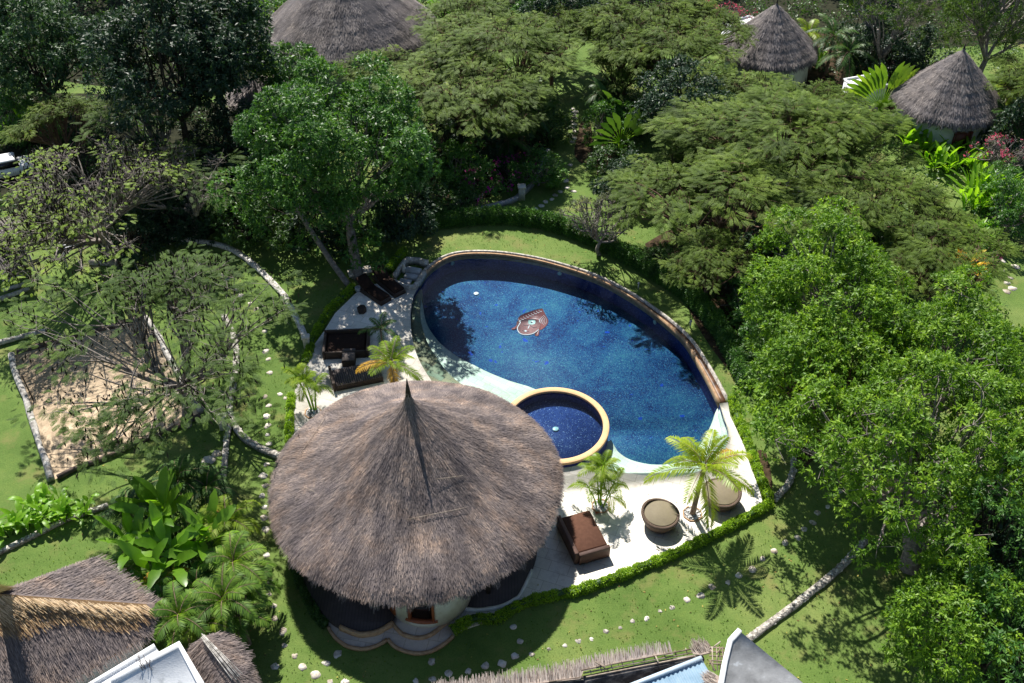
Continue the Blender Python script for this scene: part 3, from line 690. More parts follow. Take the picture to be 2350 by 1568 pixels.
shelf2 = KL('b', [(520, 560), (620, 615), (800, 650), (960, 655), (1100, 640), (1240, 580), (1320, 480), (1370, 370), (1360, 290), (1345, 230)], -.12)
b = MB(); prism(b, [xy(grow(p, .08)) for p in frontS] + [xy(p) for p in smooth_line(shelf2, 3)[::-1]] + [xy(RC + np.array([1.2, -1.8, 0]))], -1.22, -.12); b.build('step', M['sukabumi'], po)
# back edge: coping, overflow channel, kerb
def off_line(line, d):
    P = [np.array(xy(p)) for p in line]; out = []
    for i, p in enumerate(P):
        t = nrm(P[min(i + 1, len(P) - 1)] - P[max(i - 1, 0)]); nn = np.array([-t[1], t[0]]); dd = d[i] if hasattr(d, '__len__') else d
        if np.dot(nn, p - PC) < 0: nn = -nn
        out.append(p + nn * dd)
    return out
m = len(backS); wide = [.08 + .30 * max(0, (i / m - .45) / .55) ** 1.3 for i in range(m)]
def band(name, d0, d1, z0, z1, mat):
    A = off_line(backS, d0); B = off_line(backS, d1); b = MB(); prism(b, [xy(p) for p in A] + [xy(p) for p in B[::-1]], z0, z1); return b.build(name, M[mat], po)
band('coping', -.04, .06, -.25, .18, 'brick')
band('overflow_channel', .06, [.06 + w for w in wide], -.2, .06, 'channel')
band('kerb', [.06 + w for w in wide], [.06 + w + .13 for w in wide], -.2, .24, 'stone')
for x, y in ((745, 225), (1505, 287), (2160, 617)):
    c = K(5, x, y, -.25); d = nrm(PC - c[:2]); cc = min(pool, key=lambda p: np.linalg.norm(p - c[:2])); b = MB()
    P0 = np.array([cc[0] + d[0] * .02, cc[1] + d[1] * .02, -.4]); tube(b, [P0, P0 + [d[0] * .06, d[1] * .06, 0]], .14, 14); b.build('underwater_light', M['lampglass'], po)
c = K(5, 917, 443, -1.19); b = MB(); lathe(b, c, [(.17, 0), (.17, .03), (.1, .05), (.02, .05)], 16); b.build('drain', M['white'], po)
wt = MB(); prism(wt, [xy(p) for p in pool], .05, .05); tag(wt.build('water', M['water']), kind='structure')

# mosaic of a face on the pool floor, raised 1-2 cm of tiles
mo = root('floor_mosaic', 'red mosaic of a serene face with jewelled headdress set in the pool floor', 'mosaic', K('f', 1000, 900, -1.19))
ZF = -1.19
def fp(pts, z=ZF, per=3): return [xy(p) for p in (smooth_line(KL('f', pts, ZF), per, True) if per > 1 else KL('f', pts, ZF))]
mred = surf('brick_red_mosaic', [(.3, (.16, .045, .045)), (.7, (.30, .10, .085))], 9, .4, .4, .4, .02, 30)
mface = surf('rose_mosaic', [(.3, (.22, .10, .10)), (.7, (.36, .19, .17))], 9, .4, .4, .4, .02, 30)
mdark = surf('dark_mosaic_lines', [(.3, (.05, .05, .07)), (.7, (.10, .07, .08))], 9, .4, .4, 0)
b = MB(); prism(b, fp([(500, 760), (600, 590), (1000, 430), (1370, 335), (1440, 420), (1530, 600), (1620, 780), (1560, 940), (1440, 1060), (1270, 1130), (1180, 900), (700, 800)], per=2), ZF - .02, ZF + .01); b.build('headdress', mred, mo)
b = MB(); prism(b, fp([(480, 800), (760, 740), (1150, 740), (1330, 900), (1260, 1110), (1100, 1250), (850, 1310), (620, 1260), (500, 1130), (460, 980)]), ZF - .02, ZF + .018); b.build('face', mface, mo)
b = MB(); prism(b, fp([(470, 930), (400, 1010), (270, 1080), (300, 1120), (400, 1110), (480, 1060)]), ZF - .02, ZF + .015)
b.build('ear', mred, mo)
b = MB(); prism(b, fp([(1270, 1110), (1290, 1180), (1250, 1330), (1150, 1340), (1120, 1290), (1180, 1200)]), ZF - .02, ZF + .015); b.build('ear', mred, mo)
b = MB()
def stroke(b, pts, w, z=ZF + .028): L, R = ribbon(smooth_line(KL('f', pts, ZF), 4), w); prism(b, [xy(p) for p in L] + [xy(p) for p in R[::-1]], z - .02, z)
stroke(b, [(530, 800), (590, 850), (500, 1010), (480, 1080), (540, 1220), (700, 1300), (900, 1300), (1100, 1240), (1270, 1100)], .045)
stroke(b, [(920, 970), (870, 1080)], .05)
for i in range(4):
    for j in range(9): x = 520 + j * 95 + i * 30; y = 745 - j * 42 + i * 45 - 10 * i * i; s_ = 1; c = K('f', x, y, ZF); lathe(b, (c[0], c[1], ZF), [(.028, 0), (.024, .03)], 6)
for a in np.linspace(-.75, .55, 9):
    for q in range(5): x = 1190 + (110 + q * 62) * math.cos(a); y = 800 + (110 + q * 62) * math.sin(a) * .8; c = K('f', x, y, ZF); lathe(b, (c[0], c[1], ZF), [(.03, 0), (.022, .03)], 6)
prism(b, fp([(735, 1140), (790, 1130), (830, 1165), (800, 1195), (745, 1180)]), ZF, ZF + .03)
tag(b.build('white_beads', M['white'], mo), kind='stuff')
b = MB(); prism(b, fp([(875, 840), (900, 770), (980, 755), (1080, 765), (1140, 800), (1140, 880), (1080, 925), (960, 930), (890, 900)]), ZF, ZF + .03); b.build('forehead_jewel', M['lampglass'], mo)
b = MB(); prism(b, fp([(960, 850), (1000, 835), (1040, 850), (1040, 875), (990, 885)]), ZF + .02, ZF + .04)
b.build('jewel_centre', mdark, mo)
for nm_, pts_ in (('eye', [(690, 940), (780, 975), (900, 950)]), ('eye', [(960, 960), (1060, 1040), (1200, 1020)]), ('mouth', [(660, 1150), (760, 1215), (900, 1180)])): b = MB(); stroke(b, pts_, .03); b.build(nm_, mdark, mo)

# ---------------- round pool
rp = root('round_pool', 'small round pool with orange stone rim overlapping the big pool', 'round pool', (RC[0], RC[1], 0))
b = MB(); ro, ri = RR, RR - .28; n = 96; V = []; prof = [(ro, -1.25), (ro, .36), (ro + .03, .37), (ro + .03, .49), (ro, .51), (ri, .51), (ri - .02, .49), (ri - .02, .37), (ri, .36)]
for r_, z in prof:
    for k in range(n): a = 2 * PI * k / n; V.append((RC[0] + r_ * math.cos(a), RC[1] + r_ * math.sin(a), z))
rg = lambda i: [(i * n + k, i * n + (k + 1) % n, (i + 1) * n + (k + 1) % n, (i + 1) * n + k) for k in range(n)]
b.add(V, sum([rg(i) for i in range(1, 8)], [])); b.build('rim', M['coping'], rp)
b = MB(); b.add(V, rg(0)); lathe_in = [(ri, .36), (ri, -.18)]
V2 = [(RC[0] + r_ * math.cos(2 * PI * k / n), RC[1] + r_ * math.sin(2 * PI * k / n), z) for r_, z in lathe_in for k in range(n)]
b.add(V2, rg(0)); b.build('wall', M['poolwall'], rp)
b = MB(); prism(b, [(RC[0] + (ri + .1) * math.cos(2 * PI * k / n), RC[1] + (ri + .1) * math.sin(2 * PI * k / n)) for k in range(n)], -.3, -.16); b.build('floor', M['smallfloor'], rp)
c = G(1275, 985.5, -.14); b = MB(); lathe(b, c, [(.17, -.02), (.17, .03), (.12, .05), (.02, .05)], 18); b.build('drain', M['lampglass'], rp)
b = MB(); prism(b, [(RC[0] + (ri) * math.cos(2 * PI * k / n), RC[1] + (ri) * math.sin(2 * PI * k / n)) for k in range(n)], .37, .37)
o = b.build('water', M['smallwater']); tag(o, kind='structure')
# rings spread from the middle of the round pool
o.data.transform(Matrix.Translation((-RC[0], -RC[1], 0))); o.location = (RC[0], RC[1], 0)

# ---------------- terrace and porches
tb = KL('b', [(1416, 150), (1432, 250), (1490, 370), (1540, 480), (1575, 600), (1620, 720), (1655, 820), (1670, 885), (1550, 965), (1260, 1130), (950, 1275), (760, 1350), (640, 1400), (330, 1510)], zt) + KL(8, [(1490, 940), (1300, 1000), (1150, 1060), (1080, 1110)], zt) + KL('d', [(1760, 770), (1715, 825)], zt)
tl = KL(4, [(2005, 1500), (2000, 1200), (2040, 1000)], zt) + KL('a', [(300, 1180), (360, 1000), (455, 870), (560, 700), (740, 525), (850, 440), (1110, 400), (1310, 440)], zt)
ter = [xy(p) for p in deckS] + [xy(p) for p in underL + ringS + frontS] + [xy(p) for p in tb] + [(-3.3, 26.5), (-9, 27), (-11, 31)] + [xy(p) for p in tl]
b = MB(); prism(b, ter, .0, zt); tag(b.build('terrace_paving', M['terrace']), kind='structure')
pa = KL('d', [(515, 740), (540, 790), (600, 860), (700, 925), (830, 948), (960, 925), (1080, 858)], .12); pb = KL('d', [(1085, 855), (1130, 910), (1210, 955), (1340, 990), (1500, 970), (1640, 890), (1712, 822)], .12)
b = MB(); prism(b, [xy(p) for p in smooth_line(pa, 3)] + [xy(p) for p in smooth_line(pb, 3)] + [(-2.6, 27.5), (-8.5, 28.5)], 0, .12); tag(b.build('porch_paving', M['porch']), kind='structure')
b = MB()
for l in (pa, pb): strip_solid(b, smooth_line(l, 3), .13, 0, .15, .01)
tag(b.build('porch_kerb', M['brick']), kind='structure')
HC = np.array([-4.45, 31.18, 0])
dl = KL('d', [(262, 180), (285, 300), (350, 440), (430, 560), (520, 665), (620, 730), (740, 780), (840, 800), (960, 782), (1050, 740), (1130, 690)], .4)
dr_ = KL('d', [(1790, 545), (1900, 570), (2050, 560), (2200, 525), (2300, 470), (2360, 420)], .3) + KL(8, [(1300, 790), (1335, 650), (1300, 560)], .3)
pc = KL('d', [(1125, 690), (1170, 750), (1230, 800), (1340, 835), (1460, 822), (1560, 760), (1680, 660), (1790, 560)], .3)
dk = root('timber_deck', 'dark timber deck curving out under the left side of the big thatched roof', 'deck', (HC[0] - 3, HC[1] - 2, 0), 'dark decks around the pool hut')
b = MB(); prism(b, [xy(p) for p in smooth_line(dl, 3)] + [(-5, 29.5), (-10, 32.5)], .02, .4); b.build('boards', M['darkdeck'], dk)
b = MB(); strip_solid(b, smooth_line(dl[5:], 3), .12, .02, .43, .012); b.build('stone_edge', M['brick'], dk)
dk = root('timber_deck', 'dark timber deck under the right side of the big thatched roof beside the walkway', 'deck', (HC[0] + 3, HC[1] - 2, 0), 'dark decks around the pool hut')
b = MB(); prism(b, [xy(p) for p in smooth_line(dr_, 3)] + [(-1, 33), (-3, 29.8)], .02, .3); b.build('boards', M['darkdeck'], dk)
b = MB(); strip_solid(b, smooth_line(dr_[:7], 3), .12, .02, .32, .01); b.build('stone_edge', M['plaster'], dk)
b = MB(); prism(b, [xy(p) for p in smooth_line(pc, 3)] + [(-3.5, 28.5)], .02, .29); tag(b.build('porch_floor', M['porch']), kind='structure')
b = MB(); strip_solid(b, smooth_line(pc, 3), .11, .02, .31, .01); tag(b.build('porch_kerb', M['brick']), kind='structure')

# ---------------- pool hut
hut = root('thatched_hut', 'large round thatched pool hut with tall dark finial in the middle of the garden', 'hut', HC)
b = MB(); lathe(b, (HC[0], HC[1], 0), [(4.4, .1), (4.4, 3.3)], 56); b.build('wall', M['plaster'], hut)
wc = np.array([K('d', 1440, 690)[0] + .1, 26.95]); wr = 1.95
ww = MB(); n = 40; V = []; wa0 = -math.radians(112); wa1 = -math.radians(78)
def arc(mb, a0, a1, r0, r1, z0, z1, k=14, c=wc):
    V = []; F = []
    for i in range(k + 1):
        a = a0 + (a1 - a0) * i / k
        for r_, z in ((r0, z0), (r1, z0), (r1, z1), (r0, z1)): V.append((c[0] + r_ * math.cos(a), c[1] + r_ * math.sin(a), z))
    for i in range(k):
        for j in range(4): F.append((i * 4 + j, i * 4 + (j + 1) % 4, i * 4 + 4 + (j + 1) % 4, i * 4 + 4 + j))
    F += [(0, 3, 2, 1), (k * 4, k * 4 + 1, k * 4 + 2, k * 4 + 3)]; mb.add(V, F)
arc(ww, math.radians(-205), wa0, wr - .25, wr, .3, 3.2, 20); arc(ww, wa1, math.radians(25), wr - .25, wr, .3, 3.2, 24)
arc(ww, wa0, wa1, wr - .25, wr, .3, .75, 8); arc(ww, wa0, wa1, wr - .25, wr, 2.6, 3.2, 8)
ww.build('bay_wall', M['plaster'], hut)
f = MB(); e = math.radians(3.2)
for a, b_ in ((wa0, wa0 + e), (wa1 - e, wa1)): arc(f, a, b_, wr - .2, wr + .05, .78, 2.58, 2)
arc(f, wa0 - .06, wa1 + .06, wr - .2, wr + .09, .70, .79, 8); arc(f, wa0, wa1, wr - .2, wr + .05, 2.5, 2.6, 8)
win = f.build('window', M['orangewood'], hut); f = MB(); arc(f, wa0 + e * .9, wa1 - e * .9, wr - .16, wr - .12, .79, 2.5, 6); f.build('pane', M['glass'], win)
f = MB(); arc(f, math.radians(-143), math.radians(-133), wr - .1, wr + .06, .5, 2.5, 4); f.build('shutter', M['orangewood'], hut)
for a in (-150, -128, -52, -30, 5, 35, 160, 190):
    t = math.radians(a); p = HC + [5.5 * math.cos(t), 5.5 * math.sin(t), 0]; f = MB(); tube(f, [p + [0, 0, .1], p + [0, 0, 3.3]], .11, 10); f.build('post', M['barkdark'], hut)
r9 = np.random.RandomState(3)
prof = [(.05, 8.75), (.10, 8.4), (.22, 8.02), (.5, 7.60), (1.0, 7.10), (2.0, 6.22), (3.0, 5.36), (3.8, 4.72), (4.6, 4.24), (5.5, 3.78), (6.2, 3.38), (6.62, 3.04)]
roofo = round_roof(hut, (HC[0], HC[1], 0), prof, M['thatch'], r9, 1000, .32, .022, 2.6, 1.0, .006)
f = MB(); tube(f, [(HC[0], HC[1], 8.3), (HC[0], HC[1], 8.75), (HC[0], HC[1], 9.3)], [.13, .085, .015], 8); f.build('finial', M['barkdark'], roofo)
f = MB()
def roof_z(r_): P_ = np.array(prof); return float(np.interp(r_, P_[:, 0], P_[:, 1]))
def on_roof(px, py):
    z = 5.0
    for _ in range(12): p = G(px, py, z); z = roof_z(min(6.5, math.hypot(p[0] - HC[0], p[1] - HC[1]))) + .10
    return p
for A, B_ in (((936, 1192), (1070, 1165)), ((1000, 1100), (1062, 1092)), ((690, 1040), (745, 960)), ((700, 1120), (722, 1128)), ((1150, 1240), (1162, 1262))):
    P_ = [on_roof(A[0] + (B_[0] - A[0]) * t, A[1] + (B_[1] - A[1]) * t) for t in np.linspace(0, 1, 6)]; f = MB(); tube(f, P_, .012, 5); f.build('batten', M['bamboo'], roofo)

# ---------------- other roundhouses
def small_hut(label, cxy, za, Rr, ze, sd, walls=True):
    c = np.array([cxy[0], cxy[1], 0]); h = root('roundhouse', label, 'hut', c, None); r = np.random.RandomState(sd)
    hh = za - ze; pr = [(.04, za), (.12, za - .3), (Rr * .1, za - hh * .13), (Rr * .25, za - hh * .27), (Rr * .45, za - hh * .46), (Rr * .65, za - hh * .65), (Rr * .85, za - hh * .84), (Rr * .97, za - hh * .955), (Rr, ze)]
    P0_ = np.array(pr); rr_ = np.concatenate([[.04, .12], np.linspace(Rr * .08, Rr, 26)]); zz_ = np.interp(rr_, P0_[:, 0], P0_[:, 1]) - (za - P0_[2, 1]) * 0; pr = [(a_, b_ + (.02 * ((i_ % 4) / 3 - .5) if i_ > 3 else 0)) for i_, (a_, b_) in enumerate(zip(rr_, zz_))]
    ro_ = round_roof(h, c, pr, M['thatchgrey'], r, 330, .36, .038, 1.2, 1, .022)
    if walls: b = MB(); lathe(b, c, [(Rr * .90, -.05), (Rr * .88, 1), (Rr * .86, ze + .1)], 48); b.build('wall', M['greenwall'], h)
    b = MB(); tube(b, [(c[0], c[1], za - .3), (c[0], c[1], za + .25)], [.1, .03], 6); b.build('finial', M['barkdark'], ro_)
    return h, c
h1, c1 = small_hut('large grey thatched roundhouse cut by the top edge, left of centre', (-13.7, 81.6), 9.8, 7.2, 3.2, 11)
h2, c2 = small_hut('pointed grey thatched roundhouse beside a white box roof near the top', (21.4, 79.25), 6.4, 3.9, 2.4, 12)
h3, c3 = small_hut('thatched roundhouse at upper right with pale green wall and brown window', (32.9, 69.3), 7.0, 3.9, 2.75, 13)
b = MB(); wcx = K(3, 1870, 940, 1.2); a = math.atan2(wcx[1] - c3[1], wcx[0] - c3[0]); rw = 3.9 * .88 + .06
def hutwin(h, c, a, rw, w, z0, z1):
    d = np.array([math.cos(a), math.sin(a), 0]); s = np.array([-d[1], d[0], 0]); p = c + d * rw; f = MB()
    for q in (-1, 1): box(f, p + s * q * w / 2 + [0, 0, z0], (.1, .12, z1 - z0), a)
    box(f, p + [0, 0, z0 - .08], (.14, w + .2, .1), a); box(f, p + [0, 0, z1], (.12, w + .12, .1), a)
    o = f.build('window', M['redwood'], h); f = MB(); box(f, p - d * .03 + [0, 0, z0], (.05, w, z1 - z0), a); f.build('pane', M['redwood'], o)
hutwin(h3, c3, a, rw, 1.25, .5, 1.9)
def white_box(name, label, cat, c, sz, rz, mat='whitewash', lip=.14):
    o = root(name, label, cat, (c[0], c[1], 0)); b = MB(); box(b, (c[0], c[1], 0), sz, rz); b.build('wall', M[mat], o)
    b = MB(); z = sz[2]
    for s in (-1, 1):
        for k, (lx, ly, ox, oy) in enumerate(((sz[0] + .1, .16, 0, s * sz[1] / 2), (.16, sz[1] - .17, s * sz[0] / 2, 0))):
            x = ox * math.cos(rz) - oy * math.sin(rz); y = ox * math.sin(rz) + oy * math.cos(rz); box(b, (c[0] + x, c[1] + y, z), (lx, ly, lip), rz)
    b.build('parapet', M[mat], o); return o
p = K(3, 400, 165, 2.6); white_box('flat_roof_annex', 'white flat roofed annex left of the pointed roundhouse near the top', 'annex', p, (3.0, 1.8, 2.6), .5)
p = K(3, 1240, 570, 2.3); white_box('flat_roof_annex', 'white annex behind the fan palm left of the upper right roundhouse', 'annex', p, (2.6, 2.0, 2.3), .35)
o = root('roundhouse', 'brown thatched roof glimpsed between the dark trees and the glossy tree', 'hut', G(585, 230)); cc = K(1, 1790, 640, 2.2)
round_roof(o, (cc[0], cc[1], 0), [(.05, 3.9), (.6, 3.4), (1.6, 2.7), (2.6, 2.1)], M['thatchgrey'], np.random.RandomState(8), 120, .6, .055, .6)
b = MB(); lathe(b, (cc[0], cc[1], 0), [(2.0, 0), (2.0, 2.4)], 32); b.build('wall', M['plaster'], o)
# deck and red pot at the upper right hut
o = root('timber_platform', 'grey timber platform beside the upper right roundhouse', 'platform', K(3, 1320, 830)); b = MB(); prism(b, [xy(p) for p in KL(3, [(1170, 810), (1470, 770), (1460, 855), (1210, 850)], .4)], 0, .4); b.build('boards', M['deckbeam'], o)
b = MB(); strip_solid(b, KL(3, [(1210, 856), (1460, 862)], .4), .12, 0, .46); b.build('edge_beam', M['log'], o)
# ---------------- furniture on the terrace
def frame_of(pa, pb, pc_):   # corner + two neighbours -> centre, size, angle
    a, b_, c_ = (np.array(q[:2]) for q in (pa, pb, pc_)); u = b_ - a; v = c_ - a; return (b_ + c_) / 2, np.linalg.norm(u), np.linalg.norm(v), math.atan2(u[1], u[0])
def rot(c, rz, x, y, z=0): return np.array([c[0] + x * math.cos(rz) - y * math.sin(rz), c[1] + x * math.sin(rz) + y * math.cos(rz), z])
# daybed in the sun: mattress, arm on the left and at the foot
c, u, v, rz = frame_of(K('b', 318, 1258, .75), K('b', 538, 1195, .75), K('b', 192, 992, .75))
o = root('daybed', 'reddish wicker daybed with brown mattress in the sun beside the big thatched roof', 'daybed', (c[0], c[1], zt))
b = MB(); box(b, (*rot(c, rz, 0, 0)[:2], zt), (u, v, .40), rz, bev=.02); b.build('base', M['wickerred'], o)
b = MB(); box(b, (*rot(c, rz, .0, .02)[:2], zt + .4), (u - .04, v - .06, .2), rz, bev=.05); b.build('mattress', M['cushion'], o)
b = MB(); box(b, (*rot(c, rz, -u / 2 - .11, -.05)[:2], zt), (.2, v + .15, .78), rz, bev=.03); b.build('backrest', M['wickerred'], o)
b = MB(); box(b, (*rot(c, rz, .0, -v / 2 - .13)[:2], zt), (u + .03, .2, .70), rz, bev=.03); b.build('armrest', M['wickerred'], o)
# two round daybeds
def round_bed(label, c, R, back_az, sd):
    o = root('round_daybed', label, 'daybed', (c[0], c[1], zt), 'round wicker daybeds on the terrace')
    prof = [(R * .68, 0), (R * .80, .12), (R * .93, .38), (R, .58), (R * 1.0, .66), (R * .96, .69), (R * .86, .68), (R * .85, .60)]
    n = 48; V = []
    for i, (rr, z) in enumerate(prof):
        for k in range(n):
            t = 2 * PI * k / n; up = max(0, math.cos(t - back_az)) ** 1.5 * .14 * (z / .7 if i < 7 else 0); V.append((c[0] + rr * math.cos(t) * (1 + up * .12), c[1] + rr * math.sin(t) * (1 + up * .12), zt + z + up))
    b = MB(); b.add(V, [(i * n + k, i * n + (k + 1) % n, (i + 1) * n + (k + 1) % n, (i + 1) * n + k) for i in range(7) for k in range(n)]); b.build('bowl', M['wicker'], o)
    b = MB(); lathe(b, (c[0], c[1], zt), [(R * .855, .45), (R * .855, .70), (R * .82, .715)], 48); b.build('seat', M['slattop'], o)
    return o
c = K('b', 922, 968, .8); round_bed('round brown wicker daybed with woven top standing left of the coconut palm', c, .92, 2.6, 1)
c = K('b', 1370, 812, .8); round_bed('round brown wicker daybed half covered by the coconut palm fronds near the hedge corner', c, .95, .3, 2)
# sunken daybed in the shade
c, u, v, rz = frame_of(K('a', 445, 1085, .55), K('a', 878, 1065, .55), K('a', 458, 880, .55))
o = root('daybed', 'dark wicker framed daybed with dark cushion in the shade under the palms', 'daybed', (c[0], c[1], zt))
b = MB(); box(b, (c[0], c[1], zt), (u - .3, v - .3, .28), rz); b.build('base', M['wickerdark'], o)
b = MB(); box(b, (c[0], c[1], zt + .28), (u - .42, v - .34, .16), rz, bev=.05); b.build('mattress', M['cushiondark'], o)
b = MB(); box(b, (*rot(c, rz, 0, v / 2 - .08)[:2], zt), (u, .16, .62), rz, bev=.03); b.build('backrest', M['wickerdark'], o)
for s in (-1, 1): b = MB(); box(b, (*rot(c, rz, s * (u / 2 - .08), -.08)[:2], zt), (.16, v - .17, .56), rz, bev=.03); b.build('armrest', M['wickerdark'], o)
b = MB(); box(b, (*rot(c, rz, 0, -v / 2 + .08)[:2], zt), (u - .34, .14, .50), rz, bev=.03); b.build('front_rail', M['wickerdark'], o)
# cube side table
c, u, v, rz = frame_of(K('a', 628, 1160, .5), K('a', 752, 1155, .5), K('a', 626, 1045, .5))
o = root('side_table', 'dark wicker cube table between the shaded daybed and the slatted bench', 'side table', (c[0], c[1], zt)); b = MB(); box(b, (c[0], c[1], zt), (u, v, .45), rz, bev=.03); b.build('base', M['wickerdark'], o)
b = MB(); box(b, (c[0], c[1], zt + .45), (u * .96, v * .96, .03), rz); b.build('top', M['slatseat'], o)
# slatted platform bench
c, u, v, rz = frame_of(K('a', 560, 1400, .4), K('a', 1000, 1310, .4), K('a', 540, 1240, .4))
o = root('slatted_bench', 'wide slatted platform bench without cushions next to the thatched roof edge', 'bench', (c[0], c[1], zt)); b = MB(); box(b, (c[0], c[1], zt), (u, v, .34), rz, bev=.02); b.build('base', M['wickerdark'], o)
b = MB()
for i in range(22): box(b, (*rot(c, rz, -u / 2 + u * (i + .5) / 22, 0)[:2], zt + .34), (u / 22 * .78, v * .96, .03), rz, tint=.3 + .02 * i)
b.build('seat', M['slatseat'], o)
b = MB(); box(b, (*rot(c, rz, -u / 2 - .09, .05)[:2], zt), (.15, v + .1, .62), rz, bev=.02); b.build('armrest', M['wickerdark'], o)
# two loungers
def lounger(label, p0, p1, w, sd):
    a = np.array(p0[:2]); d = nrm(np.array(p1[:2]) - a); L = np.linalg.norm(np.array(p1[:2]) - a); rz = math.atan2(d[1], d[0]); c = (a + np.array(p1[:2])) / 2
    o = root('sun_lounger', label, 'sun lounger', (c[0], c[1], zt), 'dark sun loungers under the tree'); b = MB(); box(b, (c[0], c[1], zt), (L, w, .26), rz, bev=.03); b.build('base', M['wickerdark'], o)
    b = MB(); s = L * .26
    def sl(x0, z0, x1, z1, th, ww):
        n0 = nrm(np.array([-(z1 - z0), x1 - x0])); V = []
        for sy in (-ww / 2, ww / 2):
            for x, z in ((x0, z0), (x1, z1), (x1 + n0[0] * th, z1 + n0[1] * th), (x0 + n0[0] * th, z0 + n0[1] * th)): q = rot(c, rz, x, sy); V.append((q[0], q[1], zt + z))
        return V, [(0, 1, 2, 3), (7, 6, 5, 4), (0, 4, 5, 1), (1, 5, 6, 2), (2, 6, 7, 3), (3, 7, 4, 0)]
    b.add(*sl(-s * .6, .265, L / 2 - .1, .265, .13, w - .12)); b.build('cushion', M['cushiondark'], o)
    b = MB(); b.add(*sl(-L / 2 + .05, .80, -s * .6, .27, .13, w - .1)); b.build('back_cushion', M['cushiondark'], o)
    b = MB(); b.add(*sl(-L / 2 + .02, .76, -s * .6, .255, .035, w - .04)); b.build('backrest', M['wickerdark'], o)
    return o
lounger('dark cushioned sun lounger nearest the tree trunk and the pebble pot', K('a', 800, 440, .2), K('a', 1040, 600, .2), .85, 1)
lounger('dark cushioned sun lounger between its twin and the stone water steps', K('a', 950, 350, .2), K('a', 1170, 530, .2), .85, 2)
c = K('a', 810, 665, .35); o = root('stool', 'small dark six sided stool on the shaded terrace', 'stool', (c[0], c[1], zt)); b = MB()
lathe(b, (c[0], c[1], zt), [(.23, 0), (.27, .04), (.29, .34), (.27, .37)], 6); b.build('body', M['wickerdark'], o); b = MB(); lathe(b, (c[0], c[1], zt + .37), [(.25, 0), (.24, .03)], 6); b.build('seat', M['wickerdark'], o)
c = K('a', 775, 475, .3); o = root('garden_pot', 'small pale pot at the foot of the leaning tree by the loungers', 'pot', (c[0], c[1], zt)); b = MB(); lathe(b, (c[0], c[1], zt), [(.12, 0), (.2, .12), (.2, .28), (.15, .34), (.15, .3)], 16); b.build('body', M['concrete'], o)
# stone slab seat under tree
c, u, v, rz = frame_of(K('a', 640, 400, .2), K('a', 850, 345, .2), K('a', 735, 290, .2)); o = root('stone_bench', 'pale stone slab bench behind the leaning tree trunk', 'bench', (c[0], c[1], 0)); b = MB(); box(b, (c[0], c[1], .22), (1.5, .75, .12), .35, bev=.02); b.build('seat', M['step'], o); b = MB(); box(b, (c[0], c[1], 0), (1.2, .5, .22), .35); b.build('base', M['stone'], o)
# water steps at the pool head
wsx = KL('a', [(1105, 330), (1240, 190), (1430, 215), (1290, 400)], .3); o = root('water_steps', 'rough stone trough with steps at the head of the pool', 'water feature', np.mean(wsx, 0) * [1, 1, 0])
b = MB(); strip_solid(b, smooth_line(KL('a', [(1110, 335), (1240, 188), (1430, 218)], .5), 4), .2, 0, .55, .05); strip_solid(b, smooth_line(KL('a', [(1100, 395), (1290, 445), (1400, 300)], .35), 4), .22, 0, .42, .04); b.build('wall', M['stone'], o)
for i, (x, y, h) in enumerate(((1290, 285, .42), (1270, 345, .28), (1215, 395, .16))): b = MB(); c = K('a', x, y, h); box(b, (c[0], c[1], .0), (1.0 - .12 * i, .42, h), -.3, bev=.03); b.build('step', M['concrete'], o)
b = MB(); c = K('a', 1205, 290, .3); lathe(b, (c[0], c[1], .02), [(.1, 0), (.17, .15), (.13, .4), (.06, .55), (.09, .62), (.02, .72)], 12); b.build('spout_stone', M['plaster'], o)
# planters
def planter(label, c, R, cat='planter'):
    o = root('pebble_planter', label, cat, (c[0], c[1], zt)); b = MB(); n = 8; V = [(c[0] + r_ * math.cos(2 * PI * (k + .5) / n), c[1] + r_ * math.sin(2 * PI * (k + .5) / n), zt + z) for r_, z in ((R, 0), (R, .05), (R - .06, .05), (R - .06, 0)) for k in range(n)]
    b.add(V, [(i * n + k, i * n + (k + 1) % n, (i + 1) * n + (k + 1) % n, (i + 1) * n + k) for i in range(3) for k in range(n)]); b.build('edging', M['brick'], o)
    b = MB(); r = np.random.RandomState(int(R * 977)); prism(b, [(c[0] + (R - .05) * math.cos(2 * PI * k / n), c[1] + (R - .05) * math.sin(2 * PI * k / n)) for k in range(n)], zt, zt + .012, tint=.0)
    for i in range(150):
        a = r.uniform(0, 6.28); q = (R - .09) * math.sqrt(r.uniform()); s = r.uniform(.025, .055)
        lathe(b, (c[0] + q * math.cos(a), c[1] + q * math.sin(a), zt + .01 + r.uniform(0, .03)), [(s * .6, 0), (s, s * .5), (s * .7, s), (.005, s * 1.15)], 6, 1, r.uniform(.6, 1), tint=r.uniform(0, 1))
    b.build('pebbles', M['pebble'], o)
planter('octagonal pebble bed around the coconut palm trunk', K('b', 1155, 970, zt), .50)
planter('pebble bed at the foot of the clump palm beside the sunny daybed', K('b', 481, 912, zt), .47)
planter('pebble bed at the foot of the yellow green palm on the left of the terrace', K(4, 2142, 1258, zt), .48)
o = root('garden_spotlight', 'small red garden spotlight at the pebble bed edge', 'lamp', K('b', 458, 965, zt)); c = K('b', 458, 965, zt); b = MB(); tube(b, [c + [-.09, -.02, .06], c + [.09, .02, .08]], [.05, .04], 8); b.build('body', M['orangewood'], o)
